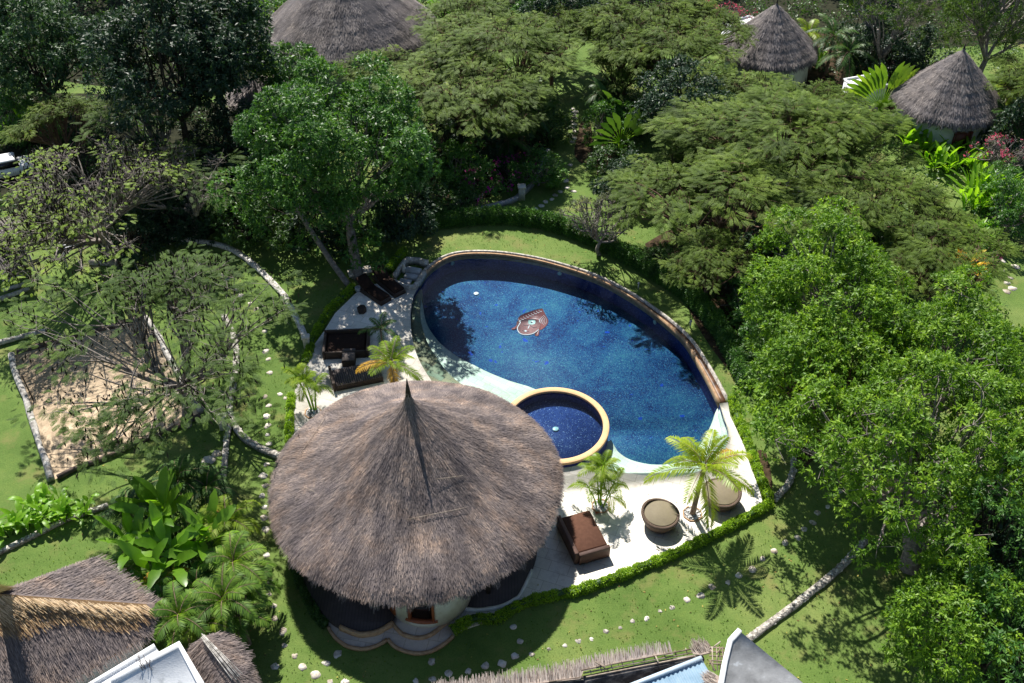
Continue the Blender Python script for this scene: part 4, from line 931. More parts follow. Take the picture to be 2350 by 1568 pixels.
for i, (cr, x, y, lab) in enumerate(((5, 2025, 395, 'small pale bollard light on the grass behind the right part of the pool'), (6, 38, 655, 'small pale bollard light on the grass by the dark hedge shadow'))):
    c = K(cr, x, y + 18); o = root('bollard_light', lab, 'lamp', c, 'bollard lights behind the pool'); b = MB(); tube(b, [c, c + [0, 0, .42]], .045, 10); b.build('post', M['metal'], o); b = MB(); lathe(b, c + [0, 0, .42], [(.07, 0), (.09, .04), (.05, .12), (.01, .14)], 10); b.build('lamp_head', M['metal'], o)
def pillar(label, c, h=.75, w=.34):
    o = root('stone_pillar', label, 'pillar', (c[0], c[1], 0), 'small stone pillars'); b = MB(); box(b, (c[0], c[1], 0), (w, w, h), .1, bev=.02); b.build('shaft', M['plaster'], o); b = MB(); box(b, (c[0], c[1], h), (w + .14, w + .14, .1), .1, taper=.04); b.build('cap', M['plaster'], o)
pillar('small capped stone pillar where the curved stone wall meets the terrace hedge', K('a', 300, 1015))
pillar('pale square lamp pillar at the bend of the low walls beside the sand court', K(4, 1535, 1360), .8, .4)
pillar('pale pillar at the corner of the bamboo fence under the bougainvillea', K(2, 1228, 1362), 1.0, .45)

# ---------------- stepping stones
rst = np.random.RandomState(21)
def stone(c, s, label, group, mat='step', h=.014):
    n = 11; a0 = rst.uniform(0, 6.28); bean = rst.uniform(.1, .45); el = rst.uniform(.6, .95); P_ = []
    for k in range(n):
        t = 2 * PI * k / n; r_ = s * (1.05 - bean * 1.5 * max(0, math.cos(t)) ** 3 + rst.normal(0, .10)); x, y = r_ * math.cos(t), r_ * el * math.sin(t)
        P_.append((c[0] + x * math.cos(a0) - y * math.sin(a0), c[1] + x * math.sin(a0) + y * math.cos(a0)))
    b = MB(); prism(b, P_, -.02, h); b.t[-1][:] = rst.uniform(0, 1); o = b.build('stepping_stone', M[mat]); tag(o, label, 'stepping stone', group)
def stones(cr, pts, s, label, group, **k):
    for x, y in pts: stone(K(cr, x, y), s * rst.uniform(.62, .9), label, group, **k)
L_ = 'white irregular stepping stone of the winding lawn path left of the big thatched roof'; G_ = 'stepping stones left of the pool hut'
stones(4, [(1195, 180), (1265, 188), (1312, 212), (1372, 232), (1418, 260), (1466, 288), (1515, 312), (1556, 345), (1625, 408), (1650, 455), (1715, 510), (1755, 545), (1795, 655), (1815, 700), (1822, 838), (1840, 890), (1845, 985), (1815, 1150), (1918, 1132), (2065, 1130), (1968, 1155), (1838, 1212), (1822, 1282), (1832, 1345), (1832, 1408), (1840, 1470)], .26, L_, G_)
stones(7, [(1825, 75), (1805, 150), (1820, 218), (1792, 290), (1808, 368), (1808, 438), (1818, 515), (1828, 690), (1812, 780), (1842, 868), (1840, 955), (1875, 1040), (1878, 1130), (1936, 1213), (1942, 1310), (2018, 1380), (1888, 1450), (2068, 1455)], .26, L_, G_)
stones(7, [(2162, 1510), (2235, 1433), (2310, 1368)], .26, 'stepping stone in the hut shadow in front of the rounded porch', 'stepping stones in the hut shadow')
stones('d', [(1512, 1075), (1670, 1185), (1855, 1172), (2018, 1110), (2180, 1100), (2290, 740), (2310, 1025), (1350, 1255), (1512, 1250), (520, 1270), (675, 1265)], .25, 'stepping stone in the hut shadow in front of the rounded porch', 'stepping stones in the hut shadow')
stones(8, [(1218, 1280), (1293, 1372)], .22, 'stepping stone in the hut shadow in front of the rounded porch', 'stepping stones in the hut shadow')
stones(8, [(1415, 1338), (1522, 1310), (1615, 1278), (1708, 1268), (1808, 1215), (1903, 1192), (1988, 1145), (2083, 1128), (2173, 1075), (2258, 1055)], .17, 'small sunken stone half grown over in the sunny lawn below the terrace hedge', 'half buried stones in the sunny lawn', mat='stone', h=.008)
stones(9, [(20, 1000), (112, 970), (190, 912), (295, 882), (375, 830), (470, 788), (535, 722), (615, 668), (690, 612), (772, 575), (820, 515), (875, 468), (910, 402), (980, 360), (1003, 292), (1065, 255)], .24, 'stepping stone in the lawn right of the terrace corner near the coconut palm shadow', 'stepping stones right of the terrace')
stones(2, [(1578, 745), (1595, 765), (1590, 785), (1590, 808), (1578, 832), (1590, 855), (1582, 877), (1595, 902), (1583, 925), (1583, 948), (1573, 972), (1557, 1128), (1523, 1237), (1540, 1285), (1490, 1312), (1583, 1310), (1455, 1335), (1437, 1362), (1392, 1382), (1365, 1410), (1320, 1428), (1285, 1455)], .34, 'stepping stone of the straight garden path leading away beyond the hedge', 'stepping stones beyond the hedge')
stones(6, [(2180, 290), (2225, 335), (2212, 367), (2245, 405), (2210, 430), (2183, 222), (2265, 255), (2118, 213)], .34, 'stepping stone in the small lawn at the right edge behind the yellow croton', 'stepping stones at the right edge')
for i, (x, y, s) in enumerate(((1418, 45, .42), (1480, 0, .3))): stone(K(7, x, y), s, ('large beige flagstone beside the low wall below the sand court', 'smaller beige flagstone touching the larger one below the sand court')[i], 'beige flagstones')

# ---------------- low rubble walls
def rubble(label, line, w=.34, h=.32, seed=1, mat='stone'):
    r = np.random.RandomState(seed); ln = smooth_line([np.array([p[0], p[1]]) for p in line], 5); o = root('stone_wall', label, 'wall', (ln[0][0], ln[0][1], 0), 'low rubble walls in the lawn')
    b = MB(); strip_solid(b, ln, w * .85, -.05, h * .75, .02, .3)
    P_ = np.array(ln); seg = np.linalg.norm(np.diff(P_, axis=0), axis=1); cum = np.concatenate([[0], np.cumsum(seg)]); n = int(cum[-1] * 40)
    for s in r.uniform(0, cum[-1], n):
        i = min(len(seg) - 1, np.searchsorted(cum, s) - 1); i = max(i, 0); f = (s - cum[i]) / seg[i]; p = P_[i] + (P_[i + 1] - P_[i]) * f; q = r.uniform(-.5, .5, 2) * w * .85; sz = r.uniform(.045, .085)
        t_ = nrm(P_[i + 1] - P_[i]); nn = np.array([-t_[1], t_[0]]); p = p + nn * q[0]
        lathe(b, (p[0], p[1], h * .75 - sz * .6 - abs(q[0]) * .3), [(sz * .7, 0), (sz, sz * .5), (sz * .8, sz * .9), (.01, sz * 1.05)], 6, 1, r.uniform(.6, 1), tint=r.uniform(0, 1))
    b.build('stones', M[mat], o); return o
rubble('curved white rubble wall sweeping from the leafless tree to the terrace hedge', KL(4, [(1000, 30), (1060, 45), (1250, 75), (1450, 105), (1580, 145), (1700, 220), (1830, 340), (1950, 470), (2020, 600), (2070, 700), (2090, 760)]), .40, .26, 1, 'whiterubble')
rubble('low stone wall curving past the lamp pillar to the edge of the big thatched roof', KL(4, [(1530, 600), (1600, 740), (1622, 900), (1600, 1080), (1575, 1200), (1592, 1310), (1660, 1430), (1780, 1510), (1900, 1560)]) + KL(7, [(1960, 55)]), .36, .35, 2)
rubble('short straight stone wall running down from the lamp pillar to the palms', KL(4, [(1572, 1350), (1552, 1480)]) + KL(7, [(1545, 40), (1535, 150), (1505, 260)]), .3, .35, 3)
rubble('long straight rubble wall leading from the grey roof slab up the right lawn', KL(9, [(430, 1280), (640, 1125), (830, 980), (1080, 770), (1240, 590)]), .36, .22, 4)
rubble('short curved rubble wall joining the terrace hedge corner', KL(9, [(612, 325), (660, 270), (705, 220), (738, 130), (742, 30), (725, -60)]), .34, .25, 5)
rubble('low dark wall edging the bougainvillea bed above the tall hedge', KL(2, [(1410, 1040), (1370, 1140), (1300, 1270), (1230, 1340), (1150, 1390), (960, 1440), (800, 1480), (650, 1500)]), .35, .4, 6, 'concrete')
rubble('thin pale kerb wall behind the yellow green broadleaf clump at the lower left', KL(7, [(-60, 710), (200, 585), (450, 460), (740, 360)]), .26, .25, 7)
rubble('short rubble wall crossing behind the leaning trunk above the sand court', KL(4, [(615, 240), (750, 245), (880, 270)]), .3, .35, 8)
# ---------------- sand court
sc = [K(4, 75, 870), K(4, 1010, 610), K(4, 1372, 1290), K(7, 357, 183)]
b = MB(); prism(b, [xy(p) for p in sc], -.02, .012); tag(b.build('sand', M['sand']), kind='structure')
def log(label, a, b_, r0, mat, sd):
    r = np.random.RandomState(sd); P_ = [np.array(a) + (np.array(b_) - np.array(a)) * t + [r.normal(0, .05), r.normal(0, .05), 0] for t in np.linspace(0, 1, 9)]
    for q in P_: q[2] = r0 * .85
    b = MB(); tube(b, P_, np.array([r0 * r.uniform(.85, 1.15) for _ in P_]), 9); tag(b.build('log', M[mat]), label, 'log', 'logs edging the sand court')
log('white weathered log along the left side of the sand court', sc[0], sc[3], .17, 'log', 1); log('dark log along the near side of the sand court', sc[3] + [.3, .1, 0], sc[2], .15, 'logdark', 2)
log('pale log along the right side of the sand court under the podded tree', sc[2] + [-.1, .3, 0], sc[1], .16, 'log', 3); log('brown log along the far side of the sand court', sc[1], sc[0] + [.3, .2, 0], .15, 'logdark', 4)
o = root('volleyball_net', 'thin net rope on a leaning stake across the sand court', 'net', K(4, 232, 1178)); b = MB(); p0 = K(4, 232, 1178); p1 = K(4, 1180, 880); tube(b, [p0, p0 + [-.05, 0, 1.9]], .035, 6); b.build('stake', M['barkdark'], o); b = MB(); tube(b, [p1, p1 + [0, 0, 1.9]], .035, 6); b.build('stake', M['barkdark'], o)
b = MB()
for z in (.75, 1.5): tube(b, [p0 + (p1 - p0) * t + [0, 0, z - .18 * 4 * t * (1 - t)] for t in np.linspace(0, 1, 12)], .014, 4)
b.build('rope', M['barkdark'], o)
# fallen logs and benches at the left
def lone_log(label, pts, r0, mat='log'):
    P_ = [np.array(p) for p in pts]; b = MB(); tube(b, smooth_line(P_, 4), np.linspace(r0 * 1.15, r0 * .7, len(smooth_line(P_, 4))), 9); tag(b.build('driftwood_log', M[mat]), label, 'log', 'loose driftwood logs at the left')
lone_log('long grey fallen trunk lying up the slope at the left edge', KL(1, [(300, 870), (400, 990), (520, 1165)], .3), .24)
lone_log('long pale log lying on the ground left of the sand court', KL(4, [(-50, 790), (150, 735), (320, 690)], .2), .16)
lone_log('short curved log above the left end of the sand court', KL(4, [(-30, 490), (110, 440), (200, 405)], .2), .15)
def hut_shed():
    o = root('thatched_shelter', 'weathered grey thatched shelter at the left edge behind the bare branches', 'shelter', K(4, 40, 250)); r = np.random.RandomState(5); b = MB()
    R1, R2 = K(4, -120, 90, 3.0), K(4, 160, 60, 3.0); e1, e2 = K(4, -120, 330, 1.8), K(4, 190, 190, 1.8); f1, f2 = K(4, -120, -60, 1.8), K(4, 120, -60, 1.8)
    thatch_patch(b, [(R1, R2, e2), (R1, e2, e1), (R1, f2, R2), (R1, f1, f2)], r, 150, .5, .05); b.build('roof', M['thatchgrey'], o)
    b = MB()
    for p in (e1, e2, f2): tube(b, [(p[0], p[1] + .2, 0), (p[0], p[1] + .2, 1.8)], .07, 7)
    b.build('posts', M['log'], o)
    b = MB()
    for i in range(3): p = K(4, 20, 300 + i * 60, .3); q = K(4, 170, 255 + i * 60, .3); tube(b, [p, q], .13, 7)
    b.build('bench_logs', M['log'], o)
hut_shed()
c = K(4, 470, 105, 1.0); o = root('white_board', 'tilted white board propped among the bare trees at the left', 'board', (c[0], c[1], 0)); b = MB()
q = KL(4, [(405, 115), (525, 48), (530, 110), (432, 172)], 1.2); V = [p for p in q] + [p - [0, 0, .08] for p in q]; b.add(V, [(0, 3, 2, 1), (4, 5, 6, 7), (0, 1, 5, 4), (1, 2, 6, 5), (2, 3, 7, 6), (3, 0, 4, 7)]); b.build('panel', M['white'], o)
b = MB(); [tube(b, [(p[0], p[1], 0), (p[0], p[1], 1.14)], .04, 6) for p in q]; b.build('legs', M['log'], o)
# white car at the left edge
c = K(1, 40, 1130, .8); cr = math.radians(25); o = root('parked_car', 'white car parked at the left edge behind bare branches', 'car', (c[0], c[1], 0))
b = MB(); box(b, (c[0], c[1], .3), (4.2, 1.75, .62), cr, bev=.18, taper=.06); b.build('body', M['white'], o)
b = MB(); cc = rot(c, cr, -.25, 0); box(b, (cc[0], cc[1], .90), (2.3, 1.55, .42), cr, taper=.16); b.build('windows', M['glass'], o)
b = MB(); box(b, (cc[0], cc[1], 1.32), (1.98, 1.28, .10), cr, bev=.08); b.build('roof', M['white'], o)
for sx in (-1, 1):
    for sy in (-1, 1): p = rot(c, cr, sx * 1.3, sy * .8); q = rot(c, cr, sx * 1.3, sy * .9); b = MB(); tube(b, [(p[0], p[1], .33), (q[0], q[1], .33)], .33, 16); w_ = b.build('wheel', M['black'], o); b = MB(); tube(b, [(q[0], q[1], .33), (q[0] + (q[0] - p[0]) * .1, q[1] + (q[1] - p[1]) * .1, .33)], .18, 12); b.build('rim', M['metal'], w_)
# distant odds: parasol, benches, table
c = K(3, 810, 1340, 2.3); o = root('white_parasol', 'white parasol glimpsed through the olive canopy right of centre', 'parasol', (c[0], c[1], 0)); b = MB(); n = 8
V = [(c[0], c[1], 3.6)] + [(c[0] + 1.3 * math.cos(2 * PI * k / n), c[1] + 1.3 * math.sin(2 * PI * k / n), 3.1) for k in range(n)] + [(c[0] + 1.3 * math.cos(2 * PI * k / n), c[1] + 1.3 * math.sin(2 * PI * k / n), 2.95) for k in range(n)]
b.add(V, [(0, 1 + k, 1 + (k + 1) % n) for k in range(n)] + [(1 + k, 1 + n + k, 1 + n + (k + 1) % n, 1 + (k + 1) % n) for k in range(n)]); b.build('canopy', M['white'], o)
b = MB(); tube(b, [(c[0], c[1], 0), (c[0], c[1], 3.55)], .035, 8); b.build('pole', M['log'], o)
c = K(3, 2110, 1345, .5); o = root('garden_bench', 'white slab bench on the small lawn at the right edge', 'bench', (c[0], c[1], 0)); b = MB(); box(b, (c[0], c[1], .35), (1.7, .75, .12), -.1, bev=.03); b.build('seat', M['white'], o)
for s in (-1, 1): b = MB(); box(b, (c[0] + s * .6, c[1], 0), (.2, .55, .35), -.1); b.build('leg', M['whitewash'], o)
c = K(3, 2220, 1270, .5); o = root('curved_wall_seat', 'curved white garden wall seat half behind a shrub at the right edge', 'wall', (c[0], c[1], 0)); b = MB(); arc(b, 1.8, 4.9, 1.0, 1.35, 0, 1.1, 16, c); b.build('wall', M['whitewash'], o); b = MB(); arc(b, 1.8, 4.9, .55, .99, 0, .45, 16, c); b.build('seat', M['whitewash'], o)
for i, (x, y) in enumerate(((340, 640), (185, 670))):
    c = K(1, x, y, .0); o = root('garden_statue', ('small cream stone lantern on the sunlit lawn at the upper left', 'dark post by the sunlit lawn at the upper left')[i], ('lantern', 'post')[i], c); b = MB()
    if i == 0: box(b, c, (.5, .5, .9), 0, bev=.05); b.build('base', M['plaster'], o); b = MB(); lathe(b, c + [0, 0, .9], [(.45, 0), (.5, .08), (.15, .35), (.05, .45)], 8); b.build('cap', M['plaster'], o)
    else: o.name = 'timber_post'; ORG[o.name] = tuple(c); tube(b, [c, c + [0, 0, 1.6]], .14, 8); b.build('shaft', M['barkdark'], o); b = MB(); lathe(b, c + [0, 0, 1.6], [(.17, 0), (.17, .05), (.02, .12)], 8); b.build('cap', M['barkdark'], o)
# bamboo picket fences
def fence(label, line, h, mat='bamboo', step=.16, rr=.018):
    ln = [np.array([p[0], p[1], 0]) for p in line]; o = root('bamboo_fence', label, 'fence', ln[0]); P_ = np.array(ln); seg = np.linalg.norm(np.diff(P_, axis=0), axis=1); cum = np.concatenate([[0], np.cumsum(seg)]); b = MB(); rl = MB(); r = np.random.RandomState(4)
    for s in np.arange(0, cum[-1], step):
        i = max(0, min(len(seg) - 1, np.searchsorted(cum, s) - 1)); p = P_[i] + (P_[i + 1] - P_[i]) * (s - cum[i]) / seg[i]; tube(b, [p, p + [r.normal(0, .03), r.normal(0, .03), h * r.uniform(.9, 1.08)]], rr, 4, r.uniform(0, 1))
    for z in (.3, .8): tube(rl, [q + [0, 0, h * z] for q in P_], .022, 5)
    b.build('pickets', M[mat], o); rl.build('rails', M[mat], o)
fence('dark bamboo picket fence between the glossy tree and the bougainvillea bed', KL(2, [(230, 1460), (450, 1480), (620, 1490), (780, 1470), (960, 1425)]), 1.1)
fence('bamboo picket fence at the right edge behind the yellow croton', KL(6, [(2120, 120), (2200, 150), (2330, 190), (2400, 215)]), 1.1, 'barkdark')

# ---------------- buildings along the near edge
def plane_pt(cr, x, y, a, b_, c_):
    n_ = np.cross(np.array(b_) - a, np.array(c_) - a); p0, p1 = K(cr, x, y, 0), K(cr, x, y, 10); d = p1 - p0; t = np.dot(n_, a - p0) / np.dot(n_, d); return p0 + d * t
A = K(7, -30, 960, 5.3); B = K(7, 1060, 1030, 3.3)
Eb = [K(7, -400, 1050, 3.8), K(7, 170, 890, 3.9), K(7, 640, 708, 3.5), K(7, 860, 860, 3.3)]
Ff = [K(7, 1012, 1235, 3.0), K(7, 640, 1452, 3.0), K(7, 360, 1610, 3.0), K(7, -200, 1900, 3.0)]
o = root('thatched_house', 'large thatched house with golden straw ridge filling the lower left corner', 'house', (A[0], A[1], 0)); r = np.random.RandomState(31); b = MB()
thatch_patch(b, [(A, Eb[0], Eb[1]), (A, Eb[1], Eb[2]), (A, Eb[2], Eb[3]), (A, Eb[3], B), (A, B, Ff[0]), (A, Ff[0], Ff[1]), (A, Ff[1], Ff[2]), (A, Ff[2], Ff[3])], r, 420, .42, .030, (.42, .2)); rf = b.build('roof', M['thatch'], o)
b = MB(); nf = nrm(np.cross(Ff[0] - A, Ff[1] - A)); nf = nf if nf[2] > 0 else -nf; along = nrm(B - A); dn = nrm(nf * nf[2] - UP)
def gp(pts, up): return [plane_pt(7, x, y, A, Ff[0], Ff[1]) + nf * up for x, y in pts]
g1 = gp(((860, 1020), (1000, 1045), (960, 1120), (800, 1175), (620, 1150), (430, 1110), (250, 1150), (120, 1215), (0, 1200), (-60, 1180)), .03)
thatch_patch(b, [(A + nf * .05, g1[i], g1[i + 1]) for i in range(len(g1) - 1)], r, 300, .5, .026, (.38, .22), .2, down=dn * .9 + along * .25)
for up, tnt, pts in ((.10, .55, ((1010, 1030), (900, 1075), (760, 1100), (600, 1080), (420, 1040), (250, 1035), (120, 1065), (0, 1120), (-60, 1080))), (.18, .72, ((900, 1035), (760, 1060), (600, 1050), (420, 1010), (250, 1000), (60, 1010)))):
    g1 = gp(pts, up); thatch_patch(b, [(A + nf * (up + .05), g1[i], g1[i + 1]) for i in range(len(g1) - 1)], r, 420, .5, .028, (tnt + .15, .22), .22, down=along * .55 + dn * .7)
g2 = [plane_pt(7, x, y, A, Eb[1], Eb[2]) + [0, 0, .06] for x, y in ((-60, 930), (170, 915), (330, 960), (560, 990), (860, 1010))]
nb = nrm(np.cross(Eb[1] - A, Eb[2] - A)); nb = nb if nb[2] > 0 else -nb; db = nrm(nb * nb[2] - UP)
thatch_patch(b, [(A + [0, 0, .1], g2[i], g2[i + 1]) for i in range(1, 4)], r, 320, .45, .028, (.6, .25), .2, down=along * .6 + db * .5)
g3 = [plane_pt(7, x, y, A, Eb[1], Eb[2]) + [0, 0, .07] for x, y in ((470, 820), (560, 765), (650, 738), (600, 785))]; thatch_patch(b, [(g3[0], g3[1], g3[2]), (g3[0], g3[2], g3[3])], r, 160, .5, .022, (.6, .2), .3, down=along)
b.build('golden_ridge', M['thatchgold'], rf)
b = MB(); tube(b, [A + [0, 0, -.1], A + [0, 0, .35]], [.16, .04], 8); b.build('finial', M['barkdark'], rf)
b = MB(); prism(b, [xy(p) for p in (Ff[0] + [-.5, .1, 0], Ff[1] + [-.2, .35, 0], Ff[2] + [-.2, .35, 0], Ff[3] + [0, .3, 0])] + [xy(Eb[0] + [0, -.6, 0]), xy(Eb[1] + [0, -.6, 0]), xy(Eb[2] + [0, -.6, 0]), xy(Eb[3] + [-.5, -.3, 0])], 0, 3.0); b.build('wall', M['whitewash'], o)
b = MB(); tube(b, [Ff[0] - [0, 0, .05], Ff[1] - [0, 0, .05], Ff[2] - [0, 0, .05]], .045, 6); b.build('eave_board', M['brick'], rf)
def slab_house(name, label, cat, pts, z, mat, lips, lipmat='whitewash', lip=.16, lw=.22):
    P_ = [np.array(p) for p in pts]; c = np.mean(P_, 0); o = root(name, label, cat, (c[0], c[1], 0)); b = MB(); prism(b, [xy(p) for p in P_], z - .25, z, bottom=True); b.build('roof', M[mat], o)
    b = MB(); prism(b, [xy(c + (p - c) * .97) for p in P_], 0, z - .25, top=False); b.build('wall', M['whitewash'], o)
    for seq in lips: b = MB(); strip_solid(b, [q for q in seq], lw, z - .3, z + lip, .004); b.build('parapet', M[lipmat], o)
    return o
zz = 3.5
q = [K(7, x, y, zz) for x, y in ((1228, 1312), (1378, 1580), (1520, 1850), (200, 1880), (760, 1568))]
o = slab_house('flat_roofed_house', 'white flat concrete roof with thin rebar sticks at the lower left', 'house', q, zz, 'whitewash', [[q[4] + (q[0] - q[4]) * .0, q[0], q[1], q[2]]])
b = MB(); r = np.random.RandomState(2); c = K(7, 1010, 1470, zz)
for i in range(9): p = c + [r.normal(0, .15), r.normal(0, .12), 0]; tube(b, [p, p + [r.normal(0, .1), r.normal(0, .1), r.uniform(.5, .9)]], .012, 4)
b.build('rebar', M['barkred'], o)
q = [K(7, x, y, 3.3) for x, y in ((1062, 1318), (1092, 1358), (620, 1660), (430, 1700))]
slab_house('parapet_wall', 'narrow white weathered parapet between the golden thatch and the flat roof', 'wall', q, 3.3, 'whitewash', [[q[3] + (q[0] - q[3]) * .02, q[0]]], lip=.12, lw=.16)
R1, R2, R3 = K(7, 1400, 1255, 3.5), K(7, 1640, 1540, 4.2), K(7, 1850, 1800, 4.3)
ll = [K(7, 1330, 1290, 2.7), K(7, 1260, 1400, 2.6), K(7, 1370, 1600, 2.5), K(7, 1480, 1850, 2.5)]; lr = [K(7, 1500, 1220, 2.8), K(7, 1620, 1290, 2.6), K(7, 1690, 1400, 2.5), K(7, 1780, 1600, 2.5), K(7, 1950, 1850, 2.5)]
o = root('small_thatched_roof', 'small brown thatched roof with bare pale ridge poles below the palms', 'shelter', (R1[0], R1[1], 0)); b = MB()
thatch_patch(b, [(R1, ll[0], ll[1]), (R1, ll[1], ll[2]), (R1, ll[2], R2), (R2, ll[2], ll[3]), (R2, ll[3], R3), (R1, lr[0], lr[1]), (R1, lr[1], lr[2]), (R1, lr[2], R2), (R2, lr[2], lr[3]), (R2, lr[3], R3), (R3, lr[3], lr[4]), (R1, ll[0], lr[0])], r, 420, .4, .032, (.42, .2)); b.build('roof', M['thatch'], o)
b = MB()
for i in range(9): a_ = R1 + [r.normal(0, .06), r.normal(0, .06), .12]; e_ = R2 + [r.normal(0, .14), r.normal(0, .1), .12]; tube(b, [a_, (a_ + e_) / 2 + [0, 0, .04], e_], .02, 4, r.uniform(.5, 1))
b.build('ridge_poles', M['log'], o); b = MB(); prism(b, [xy(p) for p in (ll[1] + [.4, -.2, 0], ll[2] + [.4, 0, 0], ll[3] + [.4, 0, 0], lr[4] - [.4, 0, 0], lr[3] - [.4, 0, 0], lr[2] - [.4, 0, 0], lr[1] - [.3, .3, 0])], 0, 2.5, top=False); b.build('wall', M['blocks'], o)
# thatch topped garden wall, bamboo frame, sheet roof
o = root('garden_wall', 'dark block wall capped with bleached thatch and broken bamboo along the bottom edge', 'wall', K('e', 700, 560)); b = MB()
top = KL('e', [(-400, 640), (-180, 600), (60, 575), (330, 535), (600, 485), (625, 478), (760, 445), (900, 415), (1050, 385), (1150, 370), (1280, 372)], 2.25); low = KL('e', [(-400, 700), (-180, 665), (60, 630), (330, 592), (640, 560), (660, 505), (790, 478), (930, 445), (1070, 412), (1170, 395), (1290, 388)], 2.3)
tr = []
for i in range(len(top) - 1): tr += [(top[i], low[i], low[i + 1]), (top[i], low[i + 1], top[i + 1])]
thatch_patch(b, tr, r, 520, .32, .03, (.55, .25), .35, down=(-.1, .95, .1))
tp = KL('e', [(1425, 385), (1440, 330), (1500, 318), (1560, 335), (1560, 372), (1480, 392)], 2.45); thatch_patch(b, [(tp[0], tp[i], tp[i + 1]) for i in range(1, 5)], r, 700, .3, .03, (.5, .25), .4, down=(-.5, .8, .1))
tp = KL('e', [(1520, 560), (1560, 515), (1610, 540), (1600, 620), (1540, 620)], 2.6); thatch_patch(b, [(tp[0], tp[i], tp[i + 1]) for i in range(1, 4)], r, 700, .3, .03, (.5, .25), .4, down=(-.8, .5, -.1)); b.build('thatch_coping', M['thatchpale'], o)
b = MB(); strip_solid(b, KL('e', [(-400, 750), (60, 660), (400, 610), (690, 556), (1150, 462), (1500, 405)], 2.0), .3, 0, 2.0, .02); b.build('wall', M['blocks'], o)
b = MB()
def pole(x0, y0, x1, y1, z0=2.3, z1=2.3, rr=.03): tube(b, [K('e', x0, y0, z0), K('e', (x0 + x1) / 2, (y0 + y1) / 2, (z0 + z1) / 2 - .02), K('e', x1, y1, z1)], rr, 5, r.uniform(0, 1))
pole(640, 500, 1420, 350); pole(660, 520, 1440, 372, 2.2, 2.2); pole(680, 548, 1550, 378, 2.15, 2.15, .035); pole(640, 488, 640, 560); pole(1560, 345, 1620, 298, 2.4, 2.6); pole(420, 580, 660, 548); pole(-180, 640, 660, 565, 2.25, 2.25)
for x in range(700, 1430, 75): y = 492 - (x - 640) * .193; pole(x, y - 6, x + 14, y + 42, 2.35, 2.15, .022)
pole(745, 440, 835, 500, 2.5, 2.2, .025); pole(1165, 400, 1185, 445)
for y0 in (340, 368, 398, 430, 452): pole(1540, y0, 1650, y0 + 6, 2.5, 2.5, .028)
for x0 in (1560, 1590, 1612, 1632): pole(x0, 335, x0 + 8, 500, 2.55, 2.45, .026)
pole(1545, 430, 1580, 505, 2.6, 2.6, .035); pole(1590, 385, 1620, 350, 2.7, 2.6)
b.build('bamboo_frame', M['bamboo'], o)
q = KL('e', [(1010, 600), (1490, 415), (1560, 470), (1580, 510), (1560, 545), (1460, 590), (1420, 700), (900, 760)], 2.5); o = root('sheet_roof_shed', 'shed with faded blue corrugated sheet roof at the bottom edge', 'shed', (q[0][0], q[0][1], 0))
b = MB(); a_ = math.atan2((q[1] - q[0])[1], (q[1] - q[0])[0]); ca, sa = math.cos(a_), math.sin(a_)
u0, u1, v0, v1 = -3, 6.5, -4.5, .0; nx = 190; V = []; F = []
for i in range(nx + 1):
    u = (q[1] - q[0])[0] / ca * 0 + u0 + (u1 - u0) * i / nx
    for v in (0, -3.2): V.append((q[0][0] + u * ca - v * sa, q[0][1] + u * sa + v * ca, 2.5 + .025 * math.sin(i * 1.6) + v * .10))
Lq = np.linalg.norm((q[1] - q[0])[:2])
F = [(2 * i, 2 * i + 1, 2 * i + 3, 2 * i + 2) for i in range(nx) if (u0 + (u1 - u0) * i / nx) < Lq - .02]
b.add(V, F); b.build('roof', surf('faded_blue_sheet_metal', [(.3, (.15, .26, .36)), (.6, (.26, .38, .48)), (.8, (.34, .44, .52))], 1.2, .5, .4, 0), o)
e0, e1 = K('e', 700, 720, 2.56), K('e', 1488, 412, 2.56); b = MB(); strip_solid(b, [e0, (e0 + e1) / 2, e1], .16, 2.42, 2.6, .002); b.build('ridge_flashing', surf('pale_blue_flashing', [(.3, (.38, .48, .58)), (.7, (.5, .6, .7))], 2, .5, .3, 0), o)
b = MB(); cq = (e0 + e1) / 2; strip_solid(b, [e0 + [0, -.4, 0], e1 + [-.1, -.4, 0]], .15, 0, 2.3); b.build('wall', M['blocks'], o)
zz = 3.2; q = [K('e', x, y, zz) for x, y in ((1752, 225), (2210, 600), (2700, 1000), (1560, 1100), (1600, 750), (1622, 600), (1648, 450), (1685, 298))]
slab_house('concrete_roofed_house', 'flat grey concrete roof with white left edge at the bottom right of centre', 'house', q, zz, 'concrete', [[q[0], q[7], q[6], q[5], q[4]]], lip=.12, lw=.2)

# ---------------- hedges
hl = smooth_line(KL('b', [(1440, 135), (1478, 250), (1545, 420), (1600, 580), (1660, 740), (1722, 895)]), 5)
hedge('border_hedge', 'low lime green hedge up the right side of the terrace', hl, .45, .42, M['hedgelime'], 1100, .085, .05, 41)
hl = smooth_line(KL('b', [(1725, 905), (1560, 1000), (1260, 1160), (950, 1305), (760, 1380), (640, 1430), (330, 1540)]) + KL(8, [(1480, 975), (1280, 1022), (1150, 1080), (1060, 1140), (900, 1145), (750, 1225)]), 5)
hedge('border_hedge', 'low lime green hedge along the near edge of the terrace down to the porch', hl, .42, .42, M['hedgelime'], 1100, .085, .05, 42)
hl = smooth_line(KL('a', [(735, 470), (640, 560), (540, 650), (450, 780), (385, 900), (345, 985), (320, 1090), (280, 1180)]), 5)
hedge('border_hedge', 'low shaded hedge between the curved white wall and the upper left of the terrace', hl, .45, .4, M['hedgelime'], 1100, .085, .05, 43)
hl = smooth_line(KL(4, [(2000, 1150), (1990, 1250), (1985, 1350), (1980, 1500), (1985, 1560)]), 5)
